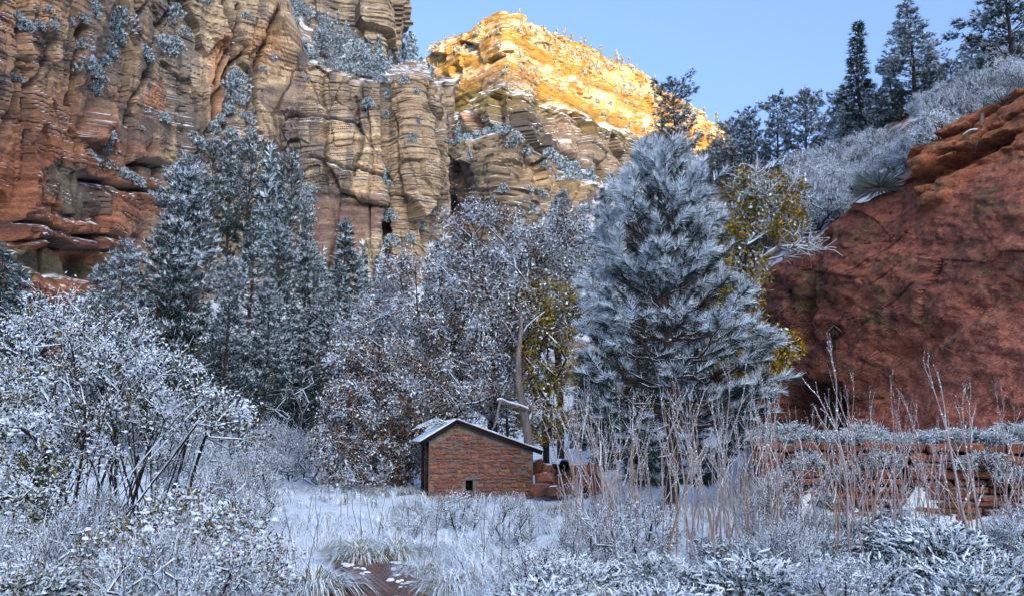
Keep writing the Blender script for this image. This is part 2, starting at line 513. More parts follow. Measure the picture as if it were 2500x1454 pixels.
def crown_points(rng, ells, n, shell=0.55):
    """points inside a union of ellipsoids (cx,cy,cz,rx,ry,rz), denser towards the outside"""
    v = np.array([e[3] * e[4] * e[5] for e in ells]) ** 0.67
    k = rng.choice(len(ells), n, p=v / v.sum())
    e = np.array(ells)[k]
    u = rnd_unit(rng, n) * (shell + (1 - shell) * rng.random(n))[:, None] ** 0.6
    return e[:, :3] + u * e[:, 3:6]

def snow_ribbons(g, N, Pn, Rn, rng, mat, rmin=0.006):
    """snow lying along limbs that are not too steep"""
    i = np.where(Pn >= 0)[0]
    a, b = N[Pn[i]].copy(), N[i].copy()
    d = nrm(b - a)
    ok = (np.abs(d[:, 2]) < 0.8) & (rng.random(len(i)) < 0.85)
    i, a, b = i[ok], a[ok], b[ok]
    r = np.clip(Rn[i], rmin, 0.03)
    a[:, 2] += Rn[i] * 0.75 + r * 0.25; b[:, 2] += Rn[i] * 0.75 + r * 0.25
    g.tubes(np.stack([a, b], 1), np.stack([r * 0.85 + 0.004] * 2, 1), 5, mat)

def leafy_tree(seed, trunk, ells, ncl, leaf_n, leafL, snow, leaf_mats, bark='bark_dark', rtip=0.008, step=0.4, twig=0.35, ntw=6, rad=0.33, sag=0.03, powr=0.46, shell=0.5, droop=0.35, extra=None, leafw=0.5, parents=None, upt=0.2, dirw=0.35):
    """deciduous tree: limbs grown to clusters in the crown, twigs, leaves and the snow on them"""
    rng = np.random.default_rng(seed)
    C = crown_points(rng, ells, ncl, shell)
    if extra is not None: C = np.concatenate([C, extra])
    C = C[C[:, 2] > 0.15]
    N, Pn, Rn, cn = skeleton(trunk, parents or ([-1] + list(range(len(trunk) - 1))), C, rng, step, rtip=rtip, sag=sag, powr=powr, dirw=dirw)
    gt, gl = Geo(), Geo()
    limb_tubes(gt, N, Pn, Rn, 5, 0)
    snow_ribbons(gt, N, Pn, Rn, rng, 1)
    ctr = np.array(trunk)[-1]
    out = nrm(C - ctr)
    tw = twigs(gt, C, out, ntw, twig, rng, rtip * 0.7, 0, upt)
    tw2 = tw.copy(); tw2[:, :, 2] += rtip * 0.9
    kk = rng.random(len(tw2)) < 0.8
    gt.tubes(tw2[kk], np.tile([rtip * 0.7, rtip * 0.7, rtip * 0.5], (kk.sum(), 1)), 3, 1)
    if leaf_n:
        k = rng.integers(0, len(tw), len(C) * leaf_n)
        f = rng.random(len(k))[:, None]
        pos = tw[k, 1] * (1 - f) + tw[k, 2] * f + rng.normal(size=(len(k), 3)) * rad * 0.3
        leaves(gl, pos, leafL, leafw, rng, snow, (np.arange(len(leaf_mats)), len(leaf_mats)), droop)
    parts = [('trunk', gt.build('trunk', [M[bark], M['snow']]))]
    if leaf_n: parts.append(('crown', gl.build('crown', [M[q] for q in leaf_mats] + [M['snow']])))
    return parts
# ------------------------------------------------------------------ ground
PATH = np.array([[-1.05, 3.0], [-1.05, 7.0], [-1.24, 8.6], [-1.42, 9.8], [-1.60, 10.8], [-1.80, 11.5], [-2.05, 12.1]])
def path_dist(x, y):
    best = np.full(np.shape(x), 1e9)
    for a, b in zip(PATH[:-1], PATH[1:]):
        d = b - a; t = np.clip(((x - a[0]) * d[0] + (y - a[1]) * d[1]) / (d @ d), 0, 1)
        best = np.minimum(best, np.hypot(x - a[0] - t * d[0], y - a[1] - t * d[1]))
    return best

WALL_A, WALL_B = np.array([4.55, 17.1]), np.array([13.0, 14.6])
WALL_D = (WALL_B - WALL_A) / np.linalg.norm(WALL_B - WALL_A)
WALL_N = np.array([WALL_D[1], -WALL_D[0]])          # towards the viewer
def wall_side(x, y):                                 # >0 behind the wall
    return -((x - WALL_A[0]) * WALL_N[0] + (y - WALL_A[1]) * WALL_N[1])

def ground(x, y):
    x = np.asarray(x, float); y = np.asarray(y, float)
    flat = sstep(1.0, 2.2, path_dist(x, y))
    z = (0.13 * fbm(x * 0.45, y * 0.45, 3, 3) + 0.07 * vn2(x * 1.3, y * 1.3, 9)) * flat
    z = z + 0.11 * np.maximum(0, y - 46) + 0.35 * np.maximum(0, y - 95) * (x < 40)
    z = z + 0.05 * np.maximum(0, -x - 14) * sstep(20, 40, y)
    z = z + 0.10 * np.maximum(0, x - 1) * sstep(24, 34, y)
    w = wall_side(x, y)
    z = z + 1.55 * sstep(0.15, 0.5, w) * sstep(4.3, 5.6, x + 0.1 * w)
    z = np.minimum(z, 24 + 0.01 * np.abs(y))
    r = np.hypot(x, y - 20)
    return z - 0.0 * r

def grid_mesh(name, V, mats, col=None, smooth=True):
    nt, ns = V.shape[:2]
    i = np.arange(nt * ns).reshape(nt, ns)
    Q = np.stack([i[:-1, :-1], i[:-1, 1:], i[1:, 1:], i[1:, :-1]], -1).reshape(-1, 4)
    return make_mesh(name, V.reshape(-1, 3), quads=Q, mats=mats, smooth=smooth, col=None if col is None else col.reshape(-1, 3))

def mat_ground():
    m, t, b = nt_new("snowy_ground")
    n = noise(t, 2.2, 5, 0.65); n2 = noise(t, 14, 3, 0.6)
    c = mixc(t, ramp(t, n, 0.56, 0.74), (0.74, 0.82, 0.88), (0.40, 0.34, 0.26))
    c = mixc(t, ramp(t, n2, 0.64, 0.76), c, (0.24, 0.20, 0.16))
    t.links.new(c, b.inputs["Base Color"])
    bump(t, b, math_n(t, 'ADD', n, n2), 0.6, 0.06)
    return m
M['ground'] = mat_ground()

NG = 220
u = np.linspace(-1, 1, NG)
gx = np.sign(u) * np.abs(u) ** 3 * 900
gy = np.sign(u) * np.abs(u) ** 3 * 900 + 14
GX, GY = np.meshgrid(gx, gy)
obj("ground", grid_mesh("ground", np.stack([GX, GY, ground(GX, GY)], -1), [M['ground']]), kind='structure')

def mat_path():
    m, t, b = nt_new("path_dirt")
    n = noise(t, 6, 6, 0.7); n2 = noise(t, 40, 3, 0.7)
    c = mixc(t, ramp(t, n, 0.35, 0.65), (0.16, 0.10, 0.082), (0.25, 0.165, 0.135))
    c = mixc(t, ramp(t, n2, 0.45, 0.6), mixc(t, 1.0, c, (0.7, 0.7, 0.7), 'MULTIPLY'), c)
    t.links.new(c, b.inputs["Base Color"]); bump(t, b, math_n(t, 'ADD', n, n2), 0.8, 0.03)
    return m
M['path'] = mat_path()
tt = np.linspace(0, 1, 90)
pk = np.linspace(0, 1, len(PATH))
pc = np.stack([np.interp(tt, pk, PATH[:, 0]), np.interp(tt, pk, PATH[:, 1])], 1)
pn = nrm(np.stack([-np.gradient(pc[:, 1]), np.gradient(pc[:, 0])], 1))
sv = np.linspace(-1, 1, 15)
PV = np.zeros((90, 15, 3))
for j, q in enumerate(sv):
    wdt = 0.40 * (1 + 0.25 * vn2(tt * 14, q * 2 + 5, 4))
    PV[:, j, :2] = pc + pn * (q * wdt)[:, None]
    PV[:, j, 2] = ground(PV[:, j, 0], PV[:, j, 1]) + 0.012 + 0.012 * vn2(PV[:, j, 0] * 6, PV[:, j, 1] * 6, 5) - 0.02 * (1 - q * q) + 0.035
obj("path", grid_mesh("path", PV, [M['path']]), kind='structure')

# ------------------------------------------------------------------ cliffs
def seg_dist(px, py, pts):
    best = np.full(px.shape, 1e9)
    for (ax, ay), (bx, by) in zip(pts[:-1], pts[1:]):
        dx, dy = bx - ax, by - ay
        t = np.clip(((px - ax) * dx + (py - ay) * dy) / (dx * dx + dy * dy + 1e-9), 0, 1)
        best = np.minimum(best, np.hypot(px - ax - t * dx, py - ay - t * dy))
    return best

def strata(s, z, seed, h=0.6, tilt=0.25, setH=7.0, amp=0.5):
    """cross-bedded layers: returns (offset, groove mask, tone)"""
    zz = z + 0.9 * fbm(s / 26, z / 40, seed, 2) + 0.6 * np.sin(s / 31 + seed)
    st = np.floor(zz / setH + 0.35 * vn2(s / 40, 0 * s, seed + 7))
    tl = (hsh(st, 3, 0, seed) - 0.5) * 2 * tilt
    w = zz + tl * s + 0.06 * vn2(s / 2.5, z / 1.0, seed + 2) + 0.12 * vn2(s / 8, z / 3.0, seed + 12)
    hh = h * (0.7 + 0.8 * hsh(st, 9, 1, seed))
    q = w / hh
    i = np.floor(q); f = q - i
    seg = np.floor(s / (3.0 + 5 * hsh(i, 1, 2, seed)) + 9 * hsh(i, 4, 4, seed))
    a = hsh(i, st, 0, seed + 3) * 0.65 + hsh(i, seg, st, seed + 4) * 0.35
    a2 = hsh(i + 1, st, 0, seed + 3) * 0.65 + hsh(i + 1, seg, st, seed + 4) * 0.35
    k = sstep(0.78, 1.0, f)
    off = a * (1 - k) + a2 * k
    on = sstep(0.25, 0.55, hsh(i, 8, 8, seed) + 0.35 * vn2(s / 9, z / 2.0, seed + 6))
    groove = np.exp(-((f - 0.92) / 0.09) ** 2) * on
    return amp * off - 0.75 * amp * groove, groove, hsh(i, st, 5, seed)

def columns_(s, z, seed, w=9.0, amp=2.0, slant=0.0):
    u = (s + slant * z + 3.5 * fbm(s / 30, z / 16, seed, 3)) / w
    u = u + 0.35 * vn2(u * 0.5, 0 * u, seed + 1)
    i = np.floor(u); f = u - i
    bul = (1 - np.abs(2 * f - 1) ** 3.2)
    a = 0.35 + 0.9 * hsh(i, np.floor(z / 24 + 3 * hsh(i, 2, 0, seed)), 0, seed)
    edge = np.minimum(f, 1 - f)
    return amp * a * bul, np.exp(-(edge / 0.035) ** 2)

def facets(s, z, seed, cs=7.0, cz=9.0, amp=1.0, tilt=0.25, slant=0.25):
    """angular fracture facets: jittered cells, each its own tilted plane; returns (offset, joint mask)"""
    u = (s + slant * z + 1.5 * fbm(s / 9, z / 9, seed + 5, 3)) / cs; v = (z + 1.2 * fbm(s / 8, z / 8, seed + 9, 3)) / cz
    iu, iv = np.floor(u), np.floor(v)
    f1 = np.full(u.shape, 9.0); f2 = f1.copy(); o = np.zeros(u.shape)
    for du in (-1, 0, 1):
        for dv in (-1, 0, 1):
            cu, cv = iu + du, iv + dv
            x = u - cu - 0.1 - 0.8 * hsh(cu, cv, 1, seed); y = v - cv - 0.1 - 0.8 * hsh(cu, cv, 2, seed)
            d = np.abs(x) ** 1.4 + np.abs(y) ** 1.4
            w = amp * (hsh(cu, cv, 3, seed) - .5) * 2 + tilt * cs * x * (hsh(cu, cv, 4, seed) - .5) * 2 + tilt * cz * y * (hsh(cu, cv, 5, seed) - .52) * 2
            near = d < f1
            f2 = np.where(near, f1, np.minimum(f2, d)); o = np.where(near, w, o); f1 = np.where(near, d, f1)
    return o, np.exp(-((f2 - f1) / 0.03) ** 2)

class Cliff:
    def build(s, name, B, T, ns, nt, prof, disp, colour, mat, zpow=1.0, wpx=0.5):
        """B,T (k,3) bottom and top control lines; prof(q,s)-> setback share"""
        B = np.array(B, float); T = np.array(T, float)
        bx, _ = proj(T)
        d = np.hypot(*(np.diff(B[:, :2], axis=0).T))
        wgt = np.abs(np.diff(bx)) + wpx * d * F / np.mean(B[:, 1])
        cum = np.concatenate([[0], np.cumsum(wgt)]); cum /= cum[-1]
        uu = np.linspace(0, 1, ns)
        ip = lambda A: np.stack([np.interp(uu, cum, A[:, c]) for c in range(3)], 1)
        Bs, Ts = ip(B), ip(T)
        def smooth(A, n):
            k = np.ones(2 * n + 1) / (2 * n + 1)
            return np.stack([np.convolve(np.pad(A[:, c], n, mode='edge'), k, 'valid') for c in range(3)], 1)
        n = max(1, ns // 120)
        Bs = smooth(Bs, n); Ts2 = smooth(Ts, n); Ts = np.stack([Ts2[:, 0], Ts2[:, 1], smooth(Ts, max(1, n // 3))[:, 2]], 1)
        arc = np.concatenate([[0], np.cumsum(np.hypot(*(np.diff(Bs[:, :2], axis=0).T)))])
        q = np.linspace(0, 1, nt) ** zpow
        S, Qm = np.meshgrid(arc, q)
        Z = Bs[None, :, 2] + (Ts - Bs)[None, :, 2] * Qm
        f = prof(Qm, S)
        V = Bs[None] + (Ts - Bs)[None] * f[..., None]
        V[..., 2] = Z
        tg = nrm(np.gradient(Bs[:, :2], axis=0))
        N = np.stack([tg[:, 1], -tg[:, 0]], 1)          # outward: towards the viewer
        px, py = proj(V)
        dd, aux = disp(S, Z, px, py, Qm)
        V[..., :2] += N[None] * dd[..., None]
        s.V = V; s.N = N
        gz = np.cross(np.gradient(V, axis=1), np.gradient(V, axis=0))
        s.nz = nrm(gz)[..., 2]
        c = colour(S, Z, px, py, Qm, dd, aux)
        s.me = grid_mesh(name, V, [mat], np.clip(c, 0.005, 0.8), smooth=False)
        s.px, s.py = proj(V)
        return s
    def pick(s, x, y):
        """surface point seen at (or next to) a photo pixel"""
        k = np.argmin((s.px - x) ** 2 + (s.py - y) ** 2)
        return s.V.reshape(-1, 3)[k]

def blend(c, col, m):
    return c + (np.array(col) - c) * m[..., None]

def zone(px, py, x, y, rx, ry, ang=0, seed=0, rough=0.5):
    a = math.radians(ang)
    dx, dy = px - x, py - y
    u = (dx * math.cos(a) + dy * math.sin(a)) / rx; v = (-dx * math.sin(a) + dy * math.cos(a)) / ry
    r = np.hypot(u, v) + rough * fbm(px / 45, py / 45, 40 + seed, 4)
    return 1 - sstep(0.7, 1.1, r)

BUFF, BUFF2, GREY, ORNG, RED, DARK = (.49, .385, .25), (.33, .26, .175), (.145, .132, .128), (.45, .26, .15), (.30, .115, .062), (.075, .06, .052)
M['cliff'] = mat_rock("sandstone_cliff", 0.55, 0.72, 1.0)

# ---- big left cliff with the pillar
LCOLS = [(-300, 74, -240), (-60, 86, -220), (80, 94, -200), (190, 99, -200), (205, 106, -200), (400, 118, -200), (560, 126, -160), (640, 129, -70), (665, 130, 30), (720, 131, 150), (850, 132, 192), (925, 132, 192), (936, 133, 195), (942, 134.5, 198), (949, 133, 195),
         (1000, 133, 186), (1048, 136, 198), (1060, 140, 200), (1066, 150, 190), (1060, 175, 185)]
LB = np.array([np.append(P(a, 640 if a < 1050 else 640, b)[:2], 4.0) for a, b, c in LCOLS])
LT = np.array([[LB[k][0], LB[k][1] + 5, P(a, c, b + 5)[2]] for k, (a, b, c) in enumerate(LCOLS)])
LCRACK = [([(565, -40), (560, 60), (596, 120), (540, 230), (500, 340), (470, 400)], 7, 2.2), ([(585, 0), (578, 90), (520, 250)], 5, 1.4),
          ([(470, -20), (380, 90), (330, 200), (290, 300)], 6, 1.8), ([(350, 0), (300, 80), (345, 160), (340, 230)], 6, 1.5),
          ([(205, 60), (190, 130), (195, 240), (210, 330), (230, 420)], 8, 2.6), ([(680, 20), (640, 130), (625, 200), (612, 300)], 6, 1.8),
          ([(525, 330), (560, 240), (575, 180)], 8, 1.8), ([(40, 40), (15, 120), (25, 240), (5, 330)], 9, 1.8), ([(100, 100), (60, 200), (40, 330), (80, 430)], 7, 1.2),
          ([(620, 330), (540, 390), (430, 410)], 6, 1.0), ([(0, 540), (110, 545), (260, 590)], 7, 2.2), ([(0, 600), (120, 585), (255, 625)], 6, 1.8),
          ([(215, 440), (300, 470), (380, 470)], 7, 2.6), ([(300, 400), (330, 395), (440, 420)], 5, 1.4), ([(940, 190), (938, 330), (942, 480), (946, 660)], 5, 3.2),
          ([(870, 230), (880, 330), (872, 440)], 5, 1.0), ([(1040, 210), (1052, 400), (1058, 600)], 5, 1.0), ([(700, 300), (780, 296), (880, 300)], 4, 0.9), ([(760, 400), (840, 420), (930, 440)], 5, 1.0)]
def ldisp(S, Z, px, py, Q):
    wx = px + 16 * fbm(px / 60, py / 60, 71, 3); wy = py + 16 * fbm(px / 60, py / 60, 75, 3)
    smoothm = np.maximum.reduce([zone(px, py, 540, 190, 30, 110, 12, 1), 0.6 * zone(px, py, 170, 470, 90, 90, 0, 2, .9), zone(px, py, 690, 230, 60, 50, 0, 3), zone(px, py, 120, 650, 170, 60, 10, 4), zone(px, py, 820, 560, 110, 80, 0, 5), zone(px, py, 300, 320, 60, 50, 0, 6)])
    o, g, tone = strata(S, Z, 11, 0.46, 0.22, 7.5, 0.46)
    c1, e1 = columns_(S, Z, 5, 15, .7, 0.30)
    fa, ea = facets(S, Z, 301, 8, 19, 1.7, .16, .08); fb, eb = facets(S, Z, 305, 2.6, 6.5, .55, .12, .04); _, jt = columns_(S, Z, 9, 5.5, 0, .06); jt = jt * sstep(-.1, .3, fbm(S / 7, Z / 16, 29, 3)); nk = 1 - .85 * np.exp(-((px - 948) / 34) ** 2); fa = fa * nk; fb = fb * nk; jt = jt * nk
    c1 = c1 + fa; c2 = fb; e1 = np.maximum(.3 * e1, .8 * jt); e2 = np.maximum(ea, .6 * eb)
    blk = hsh(np.floor((Z + 2 * fbm(S / 14, Z / 14, 31)) / 5.5), np.floor(S / 7 + Z / 40), 0, 8)
    k = 1 - 0.85 * smoothm
    d = 1.6 * fbm(S / 26, Z / 30, 21, 3) + c1 - .3 * ea - .1 * eb - .8 * jt + c2 * k + o * k + 0.45 * blk * k + 0.16 * fbm(S / 2.2, Z / 1.1, 25, 4) * (0.4 + 0.6 * k)
    crack = np.zeros_like(S)
    for pts, w, dep in LCRACK:
        m = np.exp(-(seg_dist(wx if pts[0][0] != 940 else px + 2 * fbm(px / 30, py / 30, 3), wy, pts) / w) ** 2)
        d = d - dep * m; crack = np.maximum(crack, m)
    d = d - 2.6 * zone(px, py, 330, 420, 55, 22, 10, 9) - 3.0 * zone(px, py, 120, 640, 150, 45, 8, 10)
    d = d - 0.8 * (zone(px, py, 150, 500, 90, 70, 0, 11, .9))
    edge = np.maximum(0, S - S.max() + 3)
    return d * sstep(0, 6, S.max() - S + 2), dict(g=g, tone=tone, e=np.maximum(e1, 0.5 * e2), crack=crack, sm=smoothm)
def lcol(S, Z, px, py, Q, d, a):
    c = np.empty(S.shape + (3,)); c[:] = BUFF
    c = blend(c, BUFF2, a['tone'] * 0.9)
    big = fbm(px / 120, py / 120, 61, 4); c = blend(c, ORNG, sstep(0.05, 0.5, big + 0.25 * (620 - px) / 620) * 0.28)
    streak = fbm(S / 1.6, Z / 14, 63, 4) + 0.35 * fbm(S / 9, Z / 9, 64, 3)
    c = blend(c, GREY, sstep(-0.2, 0.35, streak) * 0.85)
    red = (1 - sstep(200, 420, px + 90 * fbm(px / 80, py / 80, 66))) * sstep(120, 420, py + 60 * fbm(px / 60, py / 60, 67))
    c = blend(c, ORNG, (1 - sstep(150, 260, px)) * 0.7 * sstep(-0.4, 0.2, fbm(px / 50, py / 50, 69)))
    c = blend(c, RED, red * 0.85)
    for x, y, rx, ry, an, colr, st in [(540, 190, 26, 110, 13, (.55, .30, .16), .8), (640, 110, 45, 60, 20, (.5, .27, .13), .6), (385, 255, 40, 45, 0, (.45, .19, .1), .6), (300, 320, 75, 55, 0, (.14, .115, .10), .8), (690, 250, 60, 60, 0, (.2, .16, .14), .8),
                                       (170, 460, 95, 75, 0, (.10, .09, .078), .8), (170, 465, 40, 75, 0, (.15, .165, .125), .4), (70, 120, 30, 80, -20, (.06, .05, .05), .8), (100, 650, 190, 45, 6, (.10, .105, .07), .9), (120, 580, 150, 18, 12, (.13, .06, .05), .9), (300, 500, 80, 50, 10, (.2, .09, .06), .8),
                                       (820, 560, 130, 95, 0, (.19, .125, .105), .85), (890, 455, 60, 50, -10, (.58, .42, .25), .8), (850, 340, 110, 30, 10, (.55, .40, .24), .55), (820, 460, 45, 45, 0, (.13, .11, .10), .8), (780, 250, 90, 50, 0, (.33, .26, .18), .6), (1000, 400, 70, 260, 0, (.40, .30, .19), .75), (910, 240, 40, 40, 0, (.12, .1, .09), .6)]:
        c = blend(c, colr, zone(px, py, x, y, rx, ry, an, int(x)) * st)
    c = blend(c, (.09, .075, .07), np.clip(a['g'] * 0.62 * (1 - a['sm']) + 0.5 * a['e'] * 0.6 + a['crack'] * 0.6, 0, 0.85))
    t = 1 + 0.28 * fbm(S / 1.2, Z / 0.6, 68, 3)
    return c * t[..., None]
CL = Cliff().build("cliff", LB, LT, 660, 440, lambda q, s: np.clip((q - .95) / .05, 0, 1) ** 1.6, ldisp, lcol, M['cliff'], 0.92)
obj("cliff", CL.me, kind='structure')

# ---- upper cliff behind the wooded ledge
UC = [(560, 150), (640, 152), (720, 156), (800, 158), (880, 160), (930, 161), (955, 164), (964, 172), (958, 190), (930, 220)]
UB = np.array([np.append(P(a, 170, b)[:2], P(a, 260, b)[2]) for a, b in UC])
UT = np.array([[UB[k][0], UB[k][1] + 2, P(a, -170, b + 2)[2]] for k, (a, b) in enumerate(UC)])
def udisp(S, Z, px, py, Q):
    o, g, tone = strata(S, Z, 41, 0.9, 0.12, 9, 0.9)
    c1, e1 = columns_(S, Z, 45, 9, 2.4, 0.1)
    fa, ea = facets(S, Z, 331, 8, 13, 1.8, .32, .1); e1 = np.maximum(.4 * e1, ea); d = 2.0 * fbm(S / 18, Z / 30, 47, 3) + c1 * .5 + fa + o + 0.3 * fbm(S / 2, Z / 1, 48, 3)
    return d, dict(g=g, tone=tone, e=e1, crack=0 * S, sm=0 * S)
def ucol(S, Z, px, py, Q, d, a):
    c = np.empty(S.shape + (3,)); c[:] = BUFF
    c = blend(c, BUFF2, a['tone']); c = blend(c, GREY, sstep(0.0, 0.5, fbm(S / 2, Z / 14, 49, 4)) * 0.7)
    c = blend(c, (.1, .085, .08), np.clip(a['g'] * 0.4 + a['e'] * 0.4, 0, .8))
    return c
CU = Cliff().build("cliff", UB, UT, 190, 200, lambda q, s: q, udisp, ucol, M['cliff'])
obj("cliff", CU.me, kind='structure')

# ---- wooded ledge between them (snowy talus)
def mat_talus(name="snowy_talus"):
    m, t, b = nt_new(name)
    n = noise(t, 0.35, 6, 0.7)
    c = mixc(t, ramp(t, n, 0.48, 0.60), (0.20, 0.15, 0.11), (0.72, 0.76, 0.80))
    t.links.new(c, b.inputs["Base Color"]); bump(t, b, n, 0.8, 0.8)
    return m
M['talus'] = mat_talus()
def loft(A, Bq, ns, nt, rough, seed, pw=1.0):
    A = np.array(A, float); Bq = np.array(Bq, float)
    k = np.linspace(0, 1, len(A)); uu = np.linspace(0, 1, ns)
    ip = lambda X: np.stack([np.interp(uu, k, X[:, c]) for c in range(3)], 1)
    a, b = ip(A), ip(Bq)
    t = np.linspace(0, 1, nt)[:, None, None]
    V = a[None] * (1 - t) + b[None] * t
    L = np.linalg.norm(a[-1] - a[0])
    V[..., 2] += rough * fbm(V[..., 0] / (L / 12), V[..., 1] / (L / 12), seed, 4) * np.sin(np.clip(t[..., 0] * 1.2, 0, 1) * math.pi / 2)
    return V
lx = [600, 665, 720, 850, 925, 1000, 1048, 1062]; ly = [-120, 30, 150, 192, 192, 186, 198, 200]
LEDGE = loft([P(a, b + 14, 135.5) for a, b in zip(lx, ly)], [P(a, b, d) for a, b, d in zip([600, 690, 760, 880, 930, 968, 1000, 1040], [-200, -60, 20, 110, 140, 150, 150, 150], [160, 162, 164, 166, 168, 200, 215, 225])], 80, 40, 1.2, 51)
obj("ledge", grid_mesh("ledge", LEDGE, [M['talus']]), kind='structure')

# ---- far sunlit peak
M['peak'] = mat_rock("peak_sandstone", 0.22, 0.62, 0.9, bd=0.5)
PX = [880, 960, 1020, 1060, 1100, 1160, 1200, 1225, 1240, 1280, 1340, 1400, 1470, 1530, 1600, 1640, 1700, 1770, 1795, 1850, 1950]
PD = [378, 362, 344, 336, 328, 315, 308, 303, 300, 312, 328, 345, 365, 382, 402, 414, 431, 450, 458, 474, 500]
PY = [190, 178, 165, 124, 98, 76, 40, 25, 27, 42, 78, 103, 135, 165, 205, 248, 268, 325, 385, 470, 540]
PB = np.array([np.append(P(a, 420, b)[:2], 12.0) for a, b in zip(PX, PD)])
PT = np.array([P(a, y, b + 34) for a, b, y in zip(PX, PD, PY)])
def pprof(q, s):
    q = q + 0.018 * fbm(s / 25, q * 6, 81, 3)
    return np.interp(q, [0, .55, .70, .745, .79, .865, .905, 1.0, 1.2], [-0.30, -0.03, 0.0, .25, .27, .62, .65, 1.0, 1.2])
def pdisp(S, Z, px, py, Q):
    o, g, tone = strata(S, Z, 91, 1.5, 0.10, 12, 1.5)
    c1, e1 = columns_(S, Z, 95, 17, 4.0, 0.0)
    c2, e2 = facets(S, Z, 311, 12, 16, 3.2, .3, .05); c1 = c1 * .4 - .6 * e2
    up = sstep(0.70, 0.76, Q)
    d = 4 * fbm(S / 40, Z / 50, 97, 3) * (1 - .5 * up) + (c1 + c2 + o) * (1 - 0.55 * up) + 0.8 * fbm(S / 4, Z / 2, 98, 4)
    d = d - 9 * zone(px, py, 1075, 335, 30, 48, -30, 1) - 5 * zone(px, py, 1165, 285, 14, 60, -25, 2) - 3.5 * zone(px, py, 1345, 300, 40, 60, -30, 3) - 3 * zone(px, py, 1120, 180, 14, 25, 0, 4)
    return d, dict(g=g, tone=tone, e=np.maximum(e1, .6 * e2), up=up)
def pcol(S, Z, px, py, Q, d, a):
    c = np.empty(S.shape + (3,)); c[:] = (.22, .18, .125)
    c = blend(c, (.15, .122, .09), a['tone'])
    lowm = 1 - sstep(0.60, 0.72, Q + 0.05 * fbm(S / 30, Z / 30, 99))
    c = blend(c, (.105, .09, .078), sstep(-0.2, 0.3, fbm(S / 3, Z / 22, 83, 4) + 0.3 * fbm(S / 25, Z / 25, 84, 3)) * 0.8 * lowm)  # shaded lower wall: its shade is put into darker grey rock colour
    c = blend(c, (.27, .19, .052), (1 - lowm) * 0.92)  # gold of the sunlight put into the upper rock's own colour
    for x, y, rx, ry, an, colr, st in [(1075, 345, 30, 50, -30, (.42, .21, .11), .9), (1165, 290, 14, 60, -25, (.40, .22, .12), .8), (1380, 330, 60, 60, 30, (.4, .29, .2), .7), (1450, 380, 80, 50, 30, (.36, .27, .18), .6), (1240, 190, 90, 25, 0, (.2, .17, .145), .6), (1530, 205, 90, 22, 22, (.5, .4, .14), .9), (1480, 250, 80, 16, 32, (.46, .36, .12), .8)]:
        c = blend(c, colr, zone(px, py, x, y, rx, ry, an, int(x)) * st)
    c = blend(c, (.07, .06, .055), np.clip(a['g'] * 0.6 + a['e'] * 0.4, 0, .8) * (1 - .6 * a['up']))
    snow = a['up'] * sstep(0.05, 0.35, fbm(S / 5, Z / 3, 85, 4) + 0.1)
    c = blend(c, (.70, .72, .74), snow * 0.3 * sstep(0.15, 0.5, np.clip(np.gradient(pprof(Q, S), axis=0) * Q.shape[0] / 2.5, 0, 1)))
    return c
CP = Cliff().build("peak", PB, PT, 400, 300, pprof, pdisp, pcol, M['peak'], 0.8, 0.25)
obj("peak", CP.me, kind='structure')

# ---- lower buttress in front of the peak
NX = [1030, 1056, 1062, 1100, 1150, 1210, 1258, 1290, 1350, 1430, 1520, 1600, 1680]
ND = [262, 240, 232, 226, 220, 214, 214, 220, 232, 246, 262, 280, 300]
NY = [400, 392, 388, 362, 342, 318, 330, 362, 412, 440, 452, 430, 440]
NB = np.array([np.append(P(a, 560, b)[:2], 10.0) for a, b in zip(NX, ND)])
NT = np.array([P(a, y, b + 22) for a, b, y in zip(NX, ND, NY)])
def nprof(q, s): return np.interp(q, [0, .90, 1.0], [0, 0.06, 1.0])
def ndisp(S, Z, px, py, Q):
    o, g, tone = strata(S, Z, 111, 1.0, 0.25, 10, 1.1)
    c1, e1 = columns_(S, Z, 115, 13, 2.5, 0.1)
    fa, ea = facets(S, Z, 321, 9, 12, 2.4, .32, .1); e1 = np.maximum(.4 * e1, ea); d = 3 * fbm(S / 25, Z / 30, 117, 3) + c1 * .5 + fa + o + 0.5 * fbm(S / 3, Z / 1.5, 118, 4)
    d = d - 7 * zone(px, py, 1085, 500, 26, 40, 0, 7) - 4 * zone(px, py, 1390, 470, 20, 45, -25, 8)
    return d * (1 - 0.6 * sstep(.9, .95, Q)), dict(g=g, tone=tone, e=e1)
def ncol(S, Z, px, py, Q, d, a):
    c = np.empty(S.shape + (3,)); c[:] = (.27, .215, .145)
    c = blend(c, BUFF2, a['tone'])
    c = blend(c, GREY, sstep(0.0, 0.45, fbm(S / 2.5, Z / 16, 119, 4)) * 0.7)
    for x, y, rx, ry, an, colr, st in [(1105, 450, 60, 90, 0, (.12, .09, .065), .85), (1085, 500, 30, 40, 0, (.05, .04, .035), .9), (1330, 440, 60, 40, 30, (.55, .4, .24), .8), (1400, 470, 45, 45, 0, (.5, .36, .2), .8), (1350, 380, 60, 25, 30, (.2, .17, .15), .8)]:  # recess shadow on the left face is painted in as dark brown
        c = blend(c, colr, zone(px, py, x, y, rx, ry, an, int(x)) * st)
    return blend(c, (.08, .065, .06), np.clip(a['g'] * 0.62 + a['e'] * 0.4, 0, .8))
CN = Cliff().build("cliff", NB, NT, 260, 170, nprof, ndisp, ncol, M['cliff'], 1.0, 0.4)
obj("cliff", CN.me, kind='structure')

